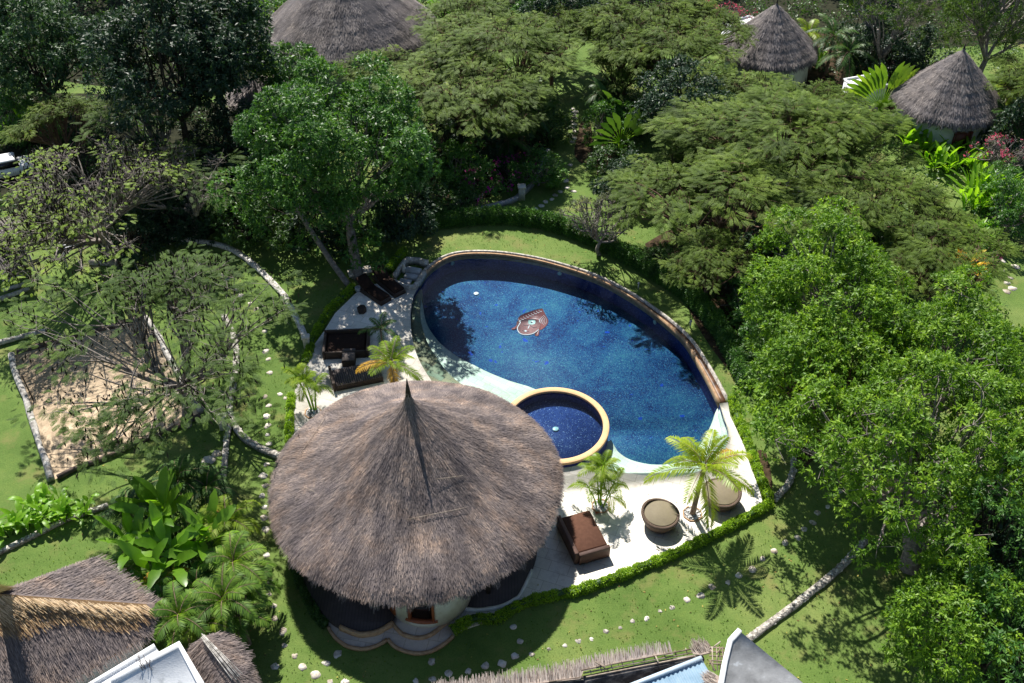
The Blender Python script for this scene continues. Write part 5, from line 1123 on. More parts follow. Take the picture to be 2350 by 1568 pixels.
hedge('border_hedge', 'short yellow green hedge along the left edge of the terrace just above the big roof', hl, .4, .4, M['hedgelime'], 1100, .085, .05, 44)
hl = smooth_line(KL('d', [(205, 180), (235, 300), (290, 430), (360, 560), (430, 680), (500, 740)]), 5)
hedge('border_hedge', 'dark shaded hedge hugging the left deck of the big thatched hut', hl, .38, .45, M['hedge'], 1000, .085, .05, 45)
hl = smooth_line(KL('a', [(1060, 330), (1110, 260), (1170, 180), (1210, 140)]), 4)
hedge('border_hedge', 'small lime shrub row beside the stone water steps', hl, .5, .55, M['hedgelime'], 1100, .09, .05, 46)
hl = smooth_line([G(*p) for p in ((850, 545), (930, 528), (1040, 515), (1150, 508), (1250, 520), (1350, 553), (1440, 598), (1520, 645), (1590, 695), (1650, 765), (1690, 840), (1715, 890))], 5)
hedge('tall_hedge', 'tall dark clipped hedge curving around the lawn behind the pool', hl, 1.0, 1.15, M['midgreen'], 3600, .10, .06, 47)

# ---------------- hero trees
def at(px, py, z): return G(px, py, z)
def LT(label, px, py, z, R, H, base=None, leaf='bright', bark='bark', seed=1, nc=60, cr=1.0, tufts=26, lv=9, L=.22, W=.075, r0=.25, group=None, **k):
    c = at(px, py, z); b = at(*base, 0) if base else np.array([c[0], c[1] - .4, 0]); b = np.array([b[0], b[1], 0])
    return lumpy_tree(k.pop('name', 'leafy_tree'), label, 'tree', b, c, R, H, nc, cr, tufts, lv, L, W, M[leaf], M[bark], seed, r0, group, **k)
cb = at(800, 655, 0)
tC = LT('large glossy green tree left of centre with one upright and one slanting trunk', 772, 335, 7.8, 5.35, 4.6, (824, 640), 'midgreen', 'bark', 51, 108, 1.3, 80, 9, .25, .085, .30, bottom=.62, fork=.45, inner=.5,
   bases=[(.2, [cb, cb + [-1.5, 1.2, 1.8], cb + [-3.2, 3.0, 4.2], cb + [-3.4, 5.0, 6.5]])], name='glossy_tree')
lo = MB(); rC = np.random.RandomState(9)
for (x, y, z) in ((840, 565, 2.6), (815, 590, 2.2), (870, 600, 1.9), (800, 540, 3.2), (860, 545, 3), (700, 560, 3.4)): leafy(lo, at(x, y, z + 1), [at(x, y, z)], .8, 26, 9, .26, .09, rC)
lo.build('lower_twigs', M['midgreen'], tC)
LT('bright green lumpy tree behind the right end of the pool, below the olive canopy', 1905, 700, 6.0, 4.9, 3.0, (1930, 830), 'bright', 'bark', 52, 74, 1.12, 60, 9, bottom=.5, inner=.5, name='bright_tree')
LT('bright lumpy tree nearest the right corner of the pool with a low dark skirt', 1880, 895, 5.2, 3.5, 2.8, (1872, 1045), 'bright', 'barkred', 53, 54, 1.1, 56, 9, bottom=.6, inner=.5, name='bright_tree')
LT('big bright tree with pale forked limbs filling the middle of the right side', 2090, 1030, 6.6, 5.2, 3.2, (2087, 1300), 'bright', 'bark', 54, 62, .98, 46, 9, r0=.42, tw=5, bottom=.5, inner=.5, name='bright_tree')
LT('bright tree below the yellow croton at the right edge of the frame', 2190, 815, 5.6, 3.9, 2.8, None, 'bright', 'bark', 55, 52, .95, 46, 9, tw=2, bottom=.5, inner=.5, name='bright_tree')
LT('bright airy tree with bare pale limbs cut by the right edge', 2340, 1010, 6.0, 3.8, 2.8, None, 'bright', 'bark', 56, 50, 1.0, 36, 9, tw=2, bottom=.5, name='bright_tree')
LT('mid green tree standing alone over the lower right lawn', 2195, 1440, 4.6, 2.5, 2.6, (2215, 1590), 'bright', 'bark', 57, 40, .85, 44, 9, .2, .065, bottom=.7, inner=.4, name='bright_tree')
LT('dark tree cut by the bottom right corner', 2335, 1530, 4.6, 2.6, 2.6, None, 'midgreen', 'barkdark', 58, 46, .85, 24, 9, .22, .07, bottom=.7, name='dark_tree')
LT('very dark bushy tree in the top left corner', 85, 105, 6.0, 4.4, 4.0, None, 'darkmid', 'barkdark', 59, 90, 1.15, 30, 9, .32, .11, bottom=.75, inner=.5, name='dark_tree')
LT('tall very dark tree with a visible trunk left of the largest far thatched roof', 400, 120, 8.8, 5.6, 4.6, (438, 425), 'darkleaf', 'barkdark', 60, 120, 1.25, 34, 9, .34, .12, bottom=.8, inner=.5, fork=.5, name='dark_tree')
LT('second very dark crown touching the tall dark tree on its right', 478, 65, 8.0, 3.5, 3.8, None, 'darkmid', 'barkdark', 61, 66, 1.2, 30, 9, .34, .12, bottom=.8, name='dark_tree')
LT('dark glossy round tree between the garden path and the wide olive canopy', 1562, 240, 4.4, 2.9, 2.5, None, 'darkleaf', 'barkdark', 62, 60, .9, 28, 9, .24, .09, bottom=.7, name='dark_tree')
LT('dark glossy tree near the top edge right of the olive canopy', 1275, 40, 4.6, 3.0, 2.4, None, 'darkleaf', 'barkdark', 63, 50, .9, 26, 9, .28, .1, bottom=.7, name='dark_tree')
LT('bushy mid green tree beside the near corner of the largest far roof', 655, 165, 4.4, 2.3, 1.7, None, 'midgreen', 'bark', 64, 34, .9, 22, 9, .28, .1, name='leafy_tree')
LT('airy grey green tree reaching along the right edge near the bottom', 2300, 1215, 5.2, 3.0, 2.6, None, 'midgreen', 'barkdark', 65, 55, .9, 26, 12, .18, .05, bottom=.7, name='dark_tree')
LT('feathery upright green tree in the top right corner', 2300, 10, 7.0, 4.4, 4.4, None, 'feathersparse', 'bark', 66, 80, 1.1, 30, 12, .26, .05, bottom=.7, name='feathery_tree')
LT('shaded tree behind the pointed roundhouse right side near the top', 2050, 15, 6.5, 3.8, 2.6, None, 'feathersparse', 'bark', 67, 36, .9, 22, 10, .24, .05, tw=5, r0=.3, name='feathery_tree')
# feathery trees: hero ones
def FT(label, px, py, z, R, T=1.0, npads=100, fr=26, leaf='feather', bark='barkred', seed=1, podn=0, tw=2, base=None, **k):
    c = at(px, py, z); b = at(*base, 0) if base is not None else c
    o = feather_tree('feathery_tree', label, 'tree', (b[0] * 1.0, b[1], 0), R, T, z, npads, fr, M[leaf], M[bark], seed, podn, tw, **k) if base is None else None
    return o
FT('sparse feathery tree hung with dark pods spreading over the sand court', 368, 780, 6.0, 6.3, .9, 155, 19, 'feathersparse', 'bark', 71, 7, 4, r0=.24, Lf=.44, l=.17, w=.034)
FT('half bare tree with grey branches, pods and lime shoots at the left edge', 215, 455, 5.4, 6.6, 1.2, 190, 10, 'featherlime', 'bark', 72, 10, 12, r0=.3, Lf=.34, l=.12, w=.035)
FT('olive feathery tree above the half bare one at the left', 330, 285, 5.0, 3.4, 1.0, 50, 16, 'feathersparse', 'bark', 73, 0, 3)
FT('olive branch crown of the half bare grove just left of the glossy tree', 415, 400, 5.0, 3.0, .9, 34, 10, 'feathersparse', 'bark', 76, 1, 7)
FT('widest olive feathery tree covering the middle of the right upper quarter', 1800, 330, 5.8, 6.4, 1.3, 170, 46, 'feather', 'barkred', 74, 0, 2)
FT('olive feathery tree spreading low behind the tall hedge on the right', 1680, 480, 4.8, 5.0, 1.4, 120, 44, 'feather', 'barkred', 75, 0, 3)
# shared olive trees
pf = [feather_tree('feathery_tree', 'x', 'tree', (0, 0, 0), 5.0, 1.1, 5.5, 100, 42, M['feather'], M['barkred'], 80 + i, (3, 5, 2)[i], 4) for i in range(3)]
for px, py, z, R, i, lab in (
    (1050, 205, 5.4, 5.0, 0, 'olive feathery tree in front of the largest far thatched roof on its right'), (1090, 225, 5.2, 4.0, 1, 'podded olive tree just above the dark palms left of the garden path'),
    (1150, 115, 6.0, 5.0, 2, 'olive feathery tree at the centre of the far canopy band'), (1445, 70, 5.4, 3.8, 1, 'podded olive tree directly over the far end of the garden path'),
    (905, 160, 4.2, 3.0, 0, 'olive feathery tree overlapping the near slope of the largest far roof'), (1545, 115, 5.4, 4.2, 2, 'olive feathery tree right of the garden path under the top edge'),
    (1480, 40, 5.6, 4.2, 1, 'podded olive tree against the top edge right of the dark glossy crown'), (1090, 50, 5.2, 4.2, 2, 'olive tree at the top edge right of the largest far roof'),
    (1985, 450, 5.0, 3.8, 0, 'olive feathery tree above the bright lumpy tree on the right'), (1930, 350, 4.6, 3.4, 2, 'olive feathery tree left of the sunlit broad leaved clumps'),
    (1710, 240, 4.4, 4.0, 1, 'podded olive tree below the pointed roundhouse'), (1870, 235, 3.6, 3.0, 0, 'olive feathery tree between the two pointed roundhouses'),
    (2080, 510, 4.2, 3.4, 1, 'podded olive tree beside the small lawn near the right edge'), (1560, 400, 4.2, 3.2, 0, 'small olive tree at the left rim of the wide canopy'),
    (1625, 590, 3.6, 2.6, 2, 'low olive branches over the right part of the tall hedge'), (1590, 60, 5.0, 3.4, 0, 'olive tree left of the white box roof near the top'),
    (2150, 590, 4.4, 3.4, 2, 'olive tree rising between two bright lumpy trees on the right'), (150, 285, 4.2, 2.8, 1, 'podded olive tree over the fallen trunk at the left edge'),
    (2420, 190, 5.0, 3.4, 2, 'olive tree cut by the right edge beside the upper right roundhouse'),
    (1270, 70, 5.0, 3.0, 2, 'olive tree between the dark glossy crown and the far end of the path'), (1425, 150, 4.0, 2.6, 0, 'small olive tree just left of the dark glossy round tree')):
    c = at(px, py, z); s = R / 5.0; put(pf[i], USED, lab, (c[0], c[1], 0), s, rs.uniform(0, 6.28), z / 5.5, 'olive feathery trees of the far canopy')
# shared bushes
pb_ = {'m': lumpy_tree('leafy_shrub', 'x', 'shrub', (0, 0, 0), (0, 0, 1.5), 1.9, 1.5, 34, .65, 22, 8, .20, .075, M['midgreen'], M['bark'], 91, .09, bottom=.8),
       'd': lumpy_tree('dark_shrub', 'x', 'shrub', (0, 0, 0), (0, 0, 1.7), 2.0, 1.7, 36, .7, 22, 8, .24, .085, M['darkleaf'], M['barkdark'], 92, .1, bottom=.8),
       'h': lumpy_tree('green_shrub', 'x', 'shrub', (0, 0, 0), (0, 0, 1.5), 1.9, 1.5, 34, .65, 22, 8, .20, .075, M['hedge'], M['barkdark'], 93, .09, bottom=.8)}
for px, py, k, s, lab in (
    (1060, 400, 'm', 1.0, 'shaded green shrub right of the glossy tree above the fence'), (1010, 455, 'h', .9, 'dark shrub at the foot of the glossy tree right side'), (1120, 340, 'd', 1.1, 'dark shrub under the olive canopy near the brown bed'),
    (1235, 395, 'm', .9, 'green shrub above the bougainvillea beside the path'), (1010, 340, 'd', 1.0, 'dark shrub wedged between the glossy tree and the brown bed'), (1260, 300, 'h', .9, 'shrub below the dark palms left of the path'),
    (1400, 380, 'h', .9, 'narrow shrub right of the garden path below the fan plants'), (1395, 300, 'm', .9, 'shrub on the right side of the garden path halfway up'), (1440, 430, 'd', .9, 'dark shrub behind the bare grey frangipani'),
    (480, 470, 'd', 1.2, 'dark shrub left of the glossy tree over the shaded lawn edge'), (400, 500, 'd', 1.1, 'dark shrub behind the half bare tree trunk'), (560, 505, 'h', 1.2, 'dark shrub below the left part of the glossy tree'), (650, 520, 'h', 1.1, 'shrub under the glossy tree at the top of the sunny lawn'),
    (300, 560, 'd', 1.0, 'dark shrub by the tilted white board'), (520, 330, 'd', 1.2, 'dark shrub under the tall dark tree right of its trunk'), (330, 400, 'h', 1.1, 'shrub in the shade under the tall dark tree left of its trunk'),
    (740, 515, 'd', 1.2, 'dark shrub behind the glossy tree trunks left end'), (830, 500, 'h', 1.2, 'dark shrub behind the upright trunk of the glossy tree'), (920, 495, 'd', 1.1, 'dark shrub at the left end of the tall hedge'),
    (1540, 600, 'h', .8, 'shrub outside the tall hedge at its right bend'), (1720, 700, 'm', 1.0, 'grey green shrub between the tall hedge and the bright lumpy tree'), (1765, 760, 'm', 1.0, 'shrub against the dark hedge near the bollard light'), (1800, 830, 'h', 1.1, 'shrub between the two bright trees behind the pool corner'), (1740, 620, 'd', 1.1, 'dark shrub under the low olive branches on the right'),
    (1990, 110, 'd', 1.2, 'dark shrub behind the palms right of the pointed roundhouse'), (2020, 150, 'd', 1.3, 'dark shrub in the deep shade left of the upper right roundhouse'), (2100, 150, 'd', 1.2, 'dark shrub just left of the upper right roundhouse apex'),
    (2300, 430, 'm', .9, 'leafy shrub at the right edge over the white seat'), (2310, 500, 'm', 1.1, 'leafy shrub at the right edge below the white bench'), (2330, 330, 'd', 1.1, 'dark shrub right of the upper right roundhouse wall'),
    (40, 215, 'h', 1.0, 'shrub under the top left dark tree beside the sunlit lawn'), (20, 290, 'm', 1.1, 'light green shrub at the left edge above the white car'), (90, 300, 'm', .9, 'green shrub right of its twin above the white car'),
    (640, 30, 'm', 1.0, 'green shrub in front of the bright spiky leaves near the top'), (700, 560, 'h', .0, ''), (940, 30, 'm', 1.3, 'green shrub at the top edge right of the largest far roof'), (1230, 20, 'm', 1.1, 'green shrub left of the dark glossy crown at the top edge'),
    (1370, 15, 'd', 1.2, 'dark shrub at the top edge right of the dark glossy crown'), (1460, 270, 'h', 1.0, 'shrub left of the dark glossy round tree'), (2290, 1330, 'd', 1.3, 'dark shrub under the airy tree at the lower right edge'), (2180, 1270, 'd', .0, ''), (1990, 560, 'h', 1.0, 'shrub seen between the olive tree and the bright tree on the right')):
    if s <= 0: continue
    c = at(px, py, 1.2 * s); put(pb_[k], USED, lab, (c[0], c[1], 0), s, rs.uniform(0, 6.28), s * rs.uniform(.85, 1.15), 'garden shrubs')
# backdrop trees beyond the top of the frame
pd_ = lumpy_tree('background_tree', 'x', 'tree', (0, 0, 0), (0, 0, 5), 3.6, 3.0, 50, 1.1, 22, 8, .34, .12, M['midgreen'], M['bark'], 95, .2, bottom=.7)
for i, (px, yy, s, lab) in enumerate(((-60, 97, 1.1, 'green tree behind the top left dark tree'), (190, 99, 1.2, 'green tree behind the gap between the two top left dark trees'), (330, 104, 1.2, 'tree rising behind the tall dark tree'), (610, 108, 1.0, 'tree behind the largest far roof on its left'), (1130, 100, 1.0, 'green tree on the top edge above the centre'), (1420, 103, 1.0, 'green tree on the top edge right of centre'), (1570, 100, 1.0, 'green tree on the top edge left of the pink frangipani'), (1930, 102, 1.1, 'tree on the top edge right of the pointed roundhouse'), (2150, 103, 1.2, 'tree on the top edge above the upper right roundhouse'), (2400, 96, 1.2, 'tree beyond the top right corner'))):
    x = (px - 1175) / FOC * (yy * math.cos(PITCH) + CAMH * math.sin(PITCH)); put(pd_, USED, lab, (x, yy, 0), s, rs.uniform(0, 6), s, 'trees along the top edge')

# ---------------- palms and broad leaved plants
c = K('b', 1157, 968, zt); palm('coconut_palm', 'coconut palm with bright fronds on the sunny terrace right of the small pool', 'palm', c, K('b', 1238, 640, 3.6), 17, 2.65, leafmat('yellow_green_palm_leaflets', (.13, .20, .014), (.28, .38, .025), (.48, .54, .07), .45, .4, .4), 101, .12, .62, .055, yellow=(3, ), e=(-.25, 1.45), bend=1.15, n=26)  # leaflets in a brighter yellow-green than the other palms
c = K('b', 481, 908, zt); t = K('b', 488, 640, 2.3); st = [(c + [dx, dy, 0], c + [dx * 3.2, dy * 2.4, h], .035) for dx, dy, h in ((-.2, .0, 1.3), (.18, .05, 1.5), (-.08, .15, 1.9), (.12, -.1, 1.0), (.02, .2, 2.4))]
palm('clump_palm', 'slender clump palm in a pebble bed between the small pool and sunny daybed', 'palm', c, t, 10, 1.15, M['palm'], 102, .05, .34, .035, e=(-.1, 1.35), bend=1.2, bark=M['hedgelime'], stems=st, n=16)
c = K(4, 2150, 1240, zt); st = [(c + [-.15, .05, 0], c + [-.75, .35, 2.2], .05), (c + [.1, .0, 0], c + [.25, .1, 1.7], .045)]
palm('clump_palm', 'yellow green clump palm at the left end of the terrace above the big roof', 'palm', c, c + [-.25, .1, 2.0], 10, 1.25, M['palm'], 103, .05, .38, .04, e=(-.1, 1.3), bend=1.3, bark=M['hedgelime'], stems=st, n=16)
t = K('a', 1085, 1170, 2.6); palm('coconut_palm', 'young coconut palm with orange lower fronds just behind the big roof tip', 'palm', (t[0] + .1, t[1] - .1, zt), t, 13, 2.1, M['palm'], 104, .11, .5, .045, yellow=(2, 4), e=(-.2, 1.25), bend=1.2, n=24)
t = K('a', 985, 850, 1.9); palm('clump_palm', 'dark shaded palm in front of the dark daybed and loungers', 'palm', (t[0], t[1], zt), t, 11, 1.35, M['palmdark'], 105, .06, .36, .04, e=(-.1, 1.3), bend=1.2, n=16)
# lower left jungle
for i, (x, y, z, nf, L, leaf, lab, yl) in enumerate((
    (900, 420, 2.2, 14, 1.9, 'palmdark', 'dark palm at the upper left of the lower left jungle clump', ()), (1230, 190, 2.4, 14, 1.8, 'palmdark', 'dark palm at the top of the lower left jungle clump', ()),
    (1420, 240, 2.0, 12, 1.6, 'palmdark', 'dark palm behind the banana leaves touching the short straight wall', ()), (1560, 470, 2.4, 11, 1.9, 'palm', 'palm with pale reddish fronds on the right of the banana leaves', (1, )),
    (860, 790, 2.0, 9, 1.6, 'palmmid', 'palm leaning over the golden thatched roof', ()), (1600, 760, 2.6, 13, 2.0, 'palmmid', 'palm reaching from the jungle clump to the stepping stone path', ()),
    (1530, 1010, 2.6, 14, 2.1, 'palmmid', 'sunlit palm right of the small thatched roof top', ()), (1230, 1120, 2.6, 13, 1.9, 'palmmid', 'lowest sunlit palm between golden thatch and white roof', ()), (1080, 930, 2.0, 9, 1.6, 'palmmid', 'palm with one browned frond over the golden thatch tip', (1, 3)), (1350, 930, 2.0, 10, 1.6, 'palmdark', 'dark palm in the middle of the jungle clump', ()), (1680, 900, 2.0, 11, 1.7, 'palmmid', 'palm at the far right of the jungle clump by the stepping stones', ()), (1380, 1180, 2.2, 11, 1.6, 'palm', 'sunlit low palm directly above the bare ridge poles', ()), (1640, 1120, 1.8, 11, 1.6, 'palmmid', 'palm right of the small thatched roof over the lawn shadow', ()), (1130, 1040, 2.2, 10, 1.5, 'palmdark', 'small dark palm at the tip of the golden thatch', ()))):
    t = K(7, x, y, z); palm('clump_palm', lab, 'palm', (t[0] + .15, t[1] - .1, 0), t, nf, L, M[leaf], 110 + i, .07, .5, .055, yellow=yl, e=(.35, 1.45), bend=1.75, n=24, group='palms of the lower left jungle clump')
def banana(label, cr, x, y, n, L, W, seed, e=(.65, 1.45), z0=2.0, leaf='banana', tear=.3):
    r = np.random.RandomState(seed); c = K(cr, x, y, z0); o = root('banana_plant', label, 'banana plant', (c[0], c[1], 0), 'banana plants'); mb = MB(); sb = MB()
    for i in range(n):
        p = c + [r.normal(0, .4), r.normal(0, .3), r.uniform(-.2, .8)]; tube(sb, [(p[0], p[1], 0), (p[0], p[1], p[2])], [.09, .06], 6)
        for k in range(2): blade(mb, p, i * 2.4 + k * 1.9 + r.normal(0, .3), L * r.uniform(.7, 1.1), W * r.uniform(.8, 1.15), r.uniform(*e), r.uniform(.25, .9), r, r.uniform(.3, .85), 14, .2, .18, tear, r.normal(0, .35))
    mb.build('leaves', M[leaf], o); sb.build('stem', M['hedge'], o)
banana('banana plant with the tallest upright leaf in the lower left jungle clump', 7, 1110, 470, 7, 2.5, .66, 131)
banana('banana plant with split leaves in the centre of the lower left jungle clump', 7, 1180, 760, 9, 2.3, .62, 132, (.4, 1.35))
banana('banana plant on the right side of the lower left jungle clump', 7, 1430, 620, 7, 2.4, .6, 133, (.5, 1.4))
banana('banana plant on the left side of the lower left jungle clump over the roof', 7, 930, 680, 7, 2.2, .6, 134, (.3, 1.25))
banana('banana plant with one broad pale leaf beside the top left dark tree', 1, 560, 340, 2, 2.4, .9, 135, (.7, 1.4), 1.5)
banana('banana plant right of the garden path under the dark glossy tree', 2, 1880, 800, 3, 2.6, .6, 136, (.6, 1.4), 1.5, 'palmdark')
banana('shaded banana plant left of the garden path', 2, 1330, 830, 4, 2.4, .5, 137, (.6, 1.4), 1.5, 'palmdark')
for i, (cr, x, y, n, H, rad, L, W, sx, lab) in enumerate((
    (7, 60, 560, 16, 1.0, .9, .85, .24, 1.2, 'yellow green broad leaved clump cut by the left edge below the sand court'), (7, 290, 430, 30, 1.1, 1.1, .85, .24, 1.3, 'large yellow green broad leaved clump below the sand court'), (7, 520, 400, 20, .9, .9, .7, .20, 1.2, 'yellow green broad leaved clump on the right end of the row below the sand court'),
    (3, 1620, 1010, 60, 1.1, 1.6, 1.5, .30, 1.1, 'bright upright leaf clump in front of the upper right roundhouse wall'), (3, 1900, 1150, 70, 1.0, 1.6, 1.4, .30, 1.9, 'bright wide leaf clump below the brown window of the upper right roundhouse'),
    (3, 2020, 1440, 60, 2.0, 1.7, 1.8, .30, 1.2, 'bright upright leaf clump above the yellow croton'), (6, 2000, 110, 26, 1.2, 1.2, 1.3, .22, 1.0, 'spiky green leaf clump just behind the yellow croton'),
    (1, 1900, 150, 34, 1.6, 2.4, 1.7, .26, 2.2, 'bright spiky leaf clump left of the largest far thatched roof'), (1, 200, 900, 34, .9, 1.3, 1.1, .24, 1.4, 'bright green leaf clump beside the fallen trunk at the left'), (3, 860, 430, 20, 1.0, 1.0, 1.1, .22, 1, 'small bright leaf clump at the right foot of the pointed roundhouse'), (2, 700, 110, 34, 1.4, 1.7, .9, .3, 1.3, 'light green leafy clump at the top right of the largest far roof'))):
    c = K(cr, x, y, 0); spiky = L > 1; broadleaf('broad_leaf_clump', lab, 'plant', c, n, H, rad, L, W, M['helic'], 140 + i, 'bright broad leaved clumps', (.7, 1.45) if spiky else (.2, 1.3), sx=sx, bend=(.3, .9) if spiky else (.5, 1.2))
c = K(6, 1915, 290, 0); broadleaf('croton_bush', 'yellow croton bush near the right edge', 'shrub', c, 60, 1.3, 1.1, .6, .24, M['croton'], 160, e=(.2, 1.4))
# fan palm (two tiers of paddles in one plane)
def fan(label, c, R, n, az, leaf, seed, z0=1.2):
    r = np.random.RandomState(seed); o = root('fan_palm', label, 'palm', (c[0], c[1], 0)); mb = MB(); sb = MB(); d = np.array([math.cos(az), math.sin(az), 0]); base = np.array([c[0], c[1], z0])
    tube(sb, [(c[0], c[1], 0), base], [.16, .2], 8)
    for i in range(n):
        t = (i / (n - 1) - .5) * 2.5; v = d * math.sin(t) + UP * math.cos(t); e = base + v * R * .42; tube(sb, [base, e], [.045, .03], 5)
        el = math.asin(v[2]); a = az if math.sin(t) > 0 else az + PI; blade(mb, e, a, R * .62, .55, el, .5, r, r.uniform(.3, .8), 10, .05, .1, .25, r.uniform(.9, 1.5))
    mb.build('leaves', M[leaf], o); sb.build('stalks', M['hedgelime'], o)
fan('fan shaped traveller palm left of the upper right roundhouse', K(3, 1320, 835), 3.8, 21, .1, 'palmmid', 165)
fan('shaded traveller palm right of the garden path', K(2, 1900, 1080), 2.8, 13, .5, 'palmdark', 166)
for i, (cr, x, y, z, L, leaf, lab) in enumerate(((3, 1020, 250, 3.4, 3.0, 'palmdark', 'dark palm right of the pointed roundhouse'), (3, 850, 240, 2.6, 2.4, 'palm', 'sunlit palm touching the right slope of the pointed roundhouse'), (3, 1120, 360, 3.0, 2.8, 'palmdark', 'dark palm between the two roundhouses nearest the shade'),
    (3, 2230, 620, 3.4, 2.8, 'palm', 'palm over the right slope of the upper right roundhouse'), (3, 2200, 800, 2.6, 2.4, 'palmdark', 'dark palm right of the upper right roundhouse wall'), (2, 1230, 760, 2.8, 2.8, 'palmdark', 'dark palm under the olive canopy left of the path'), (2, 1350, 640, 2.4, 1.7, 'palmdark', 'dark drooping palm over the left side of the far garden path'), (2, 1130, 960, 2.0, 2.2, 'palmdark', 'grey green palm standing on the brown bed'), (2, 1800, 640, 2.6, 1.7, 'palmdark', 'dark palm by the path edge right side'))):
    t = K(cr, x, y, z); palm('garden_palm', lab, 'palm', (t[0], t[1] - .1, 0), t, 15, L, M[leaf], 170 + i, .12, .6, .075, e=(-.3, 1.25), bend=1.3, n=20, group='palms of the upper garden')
# frangipanis
def frangi(label, c, R, H, leaf, flower, seed, nl=7):
    r = np.random.RandomState(seed); o = root('frangipani_tree', label, 'tree', c); P_ = lumps(c + np.array([0, 0, H]), R, R * .55, 60, r, .2, .75); tb = MB(); limbs(tb, c, c + [0, 0, H * .35], P_, .13, r, 6, .05); twigs(tb, P_, r, 5, .35, .022)
    tb.build('trunk', M['bark'], o); mb = MB(); leafy(mb, c + [0, 0, H], P_, .32, 7, nl, .13, .05, r); mb.build('crown', M[leaf], o)
    if flower: fb = MB(); Q = P_[::2]; leafy(fb, c + [0, 0, H], Q, .3, 5, 3, .13, .1, r); tag(fb.build('flowers', M[flower], o), kind='stuff')
frangi('bare grey frangipani with a crooked trunk on the lawn behind the pool', G(1375, 585), 2.1, 2.9, 'greyleaf', None, 181, 8)
frangi('pink flowering frangipani at the top left of the pointed roundhouse', G(1660, 95), 2.2, 2.2, 'greyleaf', 'pink', 182, 3)
frangi('bare frangipani with a few pink flowers at the right edge', K(3, 2100, 1230), 1.9, 2.2, 'greyleaf', 'pink', 183, 2)
# bougainvillea
c = K(2, 1150, 1260, .7)
for i, (x, y, s, lab) in enumerate(((1150, 1215, 1.5, 'magenta bougainvillea in front of the brown bed, right part'), (930, 1300, 1.2, 'sparser magenta bougainvillea left of the brighter one'))):
    c = K(2, x, y, .6); r = np.random.RandomState(190 + i); o = root('bougainvillea', lab, 'shrub', (c[0], c[1], 0), 'bougainvilleas'); P_ = lumps(c + [0, 0, .3], 1.9 * s / 1.3, .8, 30, r, .5); mb = MB(); leafy(mb, c, P_, .5, 18, 7, .13, .06, r); mb.build('foliage', M['midgreen'], o)
    fb = MB(); leafy(fb, c, P_[:13] + [0, 0, .1], .5, 9, 6, .11, .09, r); tag(fb.build('flowers', M['magenta'], o), kind='stuff'); tb = MB(); limbs(tb, (c[0], c[1], 0), (c[0], c[1], .4), P_, .05, r, 4, .03); tb.build('branches', M['bark'], o)
c = K(6, 2060, 200, .5); o = root('bougainvillea', 'small purple bougainvillea beside the yellow croton', 'shrub', (c[0], c[1], 0), 'bougainvilleas'); r = np.random.RandomState(195); P_ = lumps(c, .9, .7, 14, r, .6); mb = MB(); leafy(mb, c, P_, .4, 14, 6, .12, .06, r); mb.build('foliage', M['midgreen'], o); fb = MB(); leafy(fb, c, P_[:9], .42, 8, 6, .11, .09, r); tag(fb.build('flowers', M['magenta'], o), kind='stuff')

# ---------------- undergrowth: low leafy ground cover in the beds
ug = MB(); r = np.random.RandomState(200)
def scatter(poly, dens, h, L, W):
    P_ = np.array([xy(p) for p in poly]); lo_, hi = P_.min(0), P_.max(0); n = int(np.prod(hi - lo_) * dens); q = r.uniform(lo_, hi, (n, 2)); ins = np.zeros(n, bool); j = len(P_) - 1
    for i in range(len(P_)):
        c1 = (P_[i, 1] > q[:, 1]) != (P_[j, 1] > q[:, 1]); x = (P_[j, 0] - P_[i, 0]) * (q[:, 1] - P_[i, 1]) / (P_[j, 1] - P_[i, 1] + 1e-9) + P_[i, 0]; ins ^= c1 & (q[:, 0] < x); j = i
    q = q[ins]; n = len(q); f = (np.sin(q[:, 0] * 1.3) * np.cos(q[:, 1] * .9 + 1) + .3 * np.sin(q[:, 0] * 3.7 + q[:, 1] * 2.9)); k = f > -.25; q = q[k]; f = f[k]; n = len(q)
    C = np.stack([q[:, 0], q[:, 1], r.uniform(0, 1, n) * h * (.35 + .65 * np.clip(f + .3, 0, 1))], 1); quads(ug, C, rdir(n, r) + UP * .4, nrm(UP + r.normal(0, .6, (n, 3))), L * r.uniform(.6, 1.3, n), W, np.clip(r.normal(.45, .2, n) + .2 * f, 0, 1), .15)
scatter([G(*p) for p in ((-60, 270), (200, 225), (560, 240), (600, 420), (640, 510), (420, 500), (300, 590), (0, 500))], 46, .9, .26, .1)
scatter([G(*p) for p in ((600, 10), (1250, 10), (1250, 330), (1180, 380), (1010, 480), (620, 480), (560, 250))], 30, .9, .28, .1)
scatter([G(*p) for p in ((1400, 10), (2350, 10), (2350, 330), (2260, 420), (2100, 480), (2100, 640), (1760, 620), (1560, 560), (1420, 400), (1380, 200))], 28, .9, .28, .1)
scatter([G(*p) for p in ((-200, 200), (-200, -60), (640, -60), (600, 190), (200, 200))], 12, 1.2, .4, .15)
scatter([G(*p) for p in ((640, -60), (2700, -60), (2700, 60), (640, 20))], 8, 1.2, .4, .15)
scatter([G(*p) for p in ((1700, 640), (2250, 600), (2350, 800), (2350, 1020), (1900, 1000), (1820, 920), (1760, 850))], 30, .7, .22, .08)
scatter([G(*p) for p in ((2180, 1180), (2380, 1150), (2400, 1400), (2250, 1330))], 40, .6, .2, .08)
scatter([K(7, *p) for p in ((850, 350), (1500, 150), (1650, 500), (1650, 1000), (1500, 1250), (1050, 1200), (800, 800))], 90, 1.2, .26, .09)
tag(ug.build('ground_cover', M['hedge']), kind='stuff')
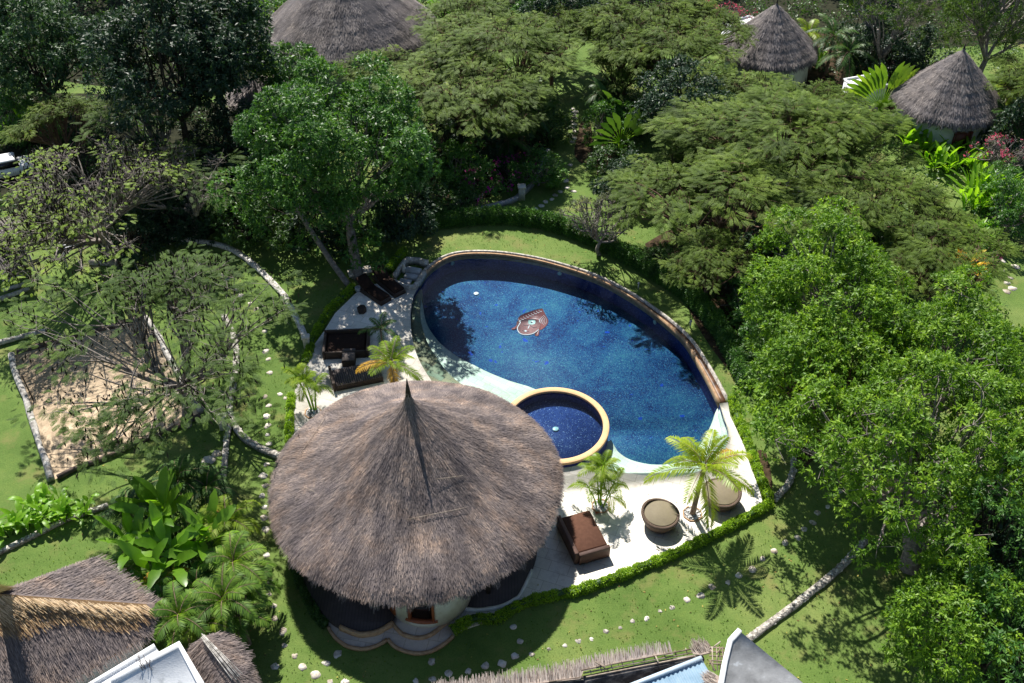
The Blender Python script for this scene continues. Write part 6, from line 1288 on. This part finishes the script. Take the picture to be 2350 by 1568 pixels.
# fallen leaves and short tufts on the lawn give it a real nap
gt = MB(); n = 26000; q = np.stack([r.uniform(-24, 24, n), r.uniform(21, 58, n)], 1)
ok = np.ones(n, bool); pp = np.array(ter); rr_ = np.hypot(q[:, 0] - HC[0], q[:, 1] - HC[1]) > 5
def inside(P_, q):
    ins = np.zeros(len(q), bool); j = len(P_) - 1
    for i in range(len(P_)):
        c1 = (P_[i][1] > q[:, 1]) != (P_[j][1] > q[:, 1]); x = (P_[j][0] - P_[i][0]) * (q[:, 1] - P_[i][1]) / (P_[j][1] - P_[i][1] + 1e-9) + P_[i][0]; ins ^= c1 & (q[:, 0] < x); j = i
    return ins
ok = ~inside(ter, q) & ~inside([xy(p) for p in pool], q) & ~inside([xy(p) for p in sc], q) & rr_
q = q[ok]; n = len(q); C = np.stack([q[:, 0], q[:, 1], np.full(n, .0)], 1)
quads(gt, C, rdir(n, r) * .6 + UP, rdir(n, r), .09 * r.uniform(.6, 1.4, n), .05, r.uniform(0, 1, n))
tag(gt.build('grass', leafmat('lawn_blades', (.06, .13, .016), (.10, .19, .026), (.16, .24, .04), .3, .7, .1)), kind='stuff')

fl = MB(); n = 900; q = np.stack([r.uniform(-22, 22, n), r.uniform(22, 56, n)], 1); it = inside(ter, q); keep = ~inside([xy(p) for p in pool], q) & (np.hypot(q[:, 0] - HC[0], q[:, 1] - HC[1]) > 6.7) & (~it | (r.uniform(size=n) < .35)); q = q[keep]; it = it[keep]; n = len(q)
quads(fl, np.stack([q[:, 0], q[:, 1], np.where(it, zt + .012, .03)], 1), rdir(n, r) * [1, 1, .1], nrm(UP + r.normal(0, .3, (n, 3))), .11 * r.uniform(.5, 1.3, n), .06, r.uniform(0, 1, n)); tag(fl.build('fallen_leaves', surf('dry_fallen_leaves', [(.2, (.10, .06, .03)), (.5, (.26, .17, .06)), (.8, (.42, .36, .08))], 3, .8, .2, 0, tint=.9)), kind='stuff')
# ---------------- sky, sun, camera
w = bpy.data.worlds.new('World'); S.world = w; w.use_nodes = True; nt = w.node_tree; bg = nt.nodes['Background']; sk = nt.nodes.new('ShaderNodeTexSky'); sk.sky_type = 'NISHITA'; sk.sun_disc = False
EL = math.radians(50.5); AZ = math.radians(162.5)   # direction in which shadows fall, measured from +Y
sd = Vector((-math.sin(AZ) * math.cos(EL), -math.cos(AZ) * math.cos(EL), math.sin(EL)))
sk.sun_elevation = EL; sk.sun_rotation = math.atan2(sd.x, sd.y); sk.air_density = 1.0; sk.dust_density = .3
nt.links.new(sk.outputs[0], bg.inputs[0]); bg.inputs[1].default_value = .065
sl_ = bpy.data.lights.new('sun', 'SUN'); sl_.energy = 5.0; sl_.angle = math.radians(.53); sl_.color = (1, .955, .88); so = bpy.data.objects.new('sun', sl_); COL.objects.link(so); so.rotation_euler = sd.to_track_quat('Z', 'Y').to_euler()
cd = bpy.data.cameras.new('camera'); cd.sensor_width = 36; cd.lens = 36 * FOC / 2350; cd.clip_end = 2000; cd.clip_start = .5
co_ = bpy.data.objects.new('camera', cd); COL.objects.link(co_); co_.location = (0, 0, CAMH); co_.rotation_euler = (PI / 2 - PITCH, 0, 0); S.camera = co_
S.view_settings.view_transform = 'Standard'; S.view_settings.look = 'None'; S.view_settings.gamma = 1; S.view_settings.exposure = .8
S.cycles.max_bounces = 6; S.cycles.diffuse_bounces = 3; S.cycles.transparent_max_bounces = 8; S.cycles.caustics_reflective = False; S.cycles.caustics_refractive = False
S.cycles.use_denoising = True
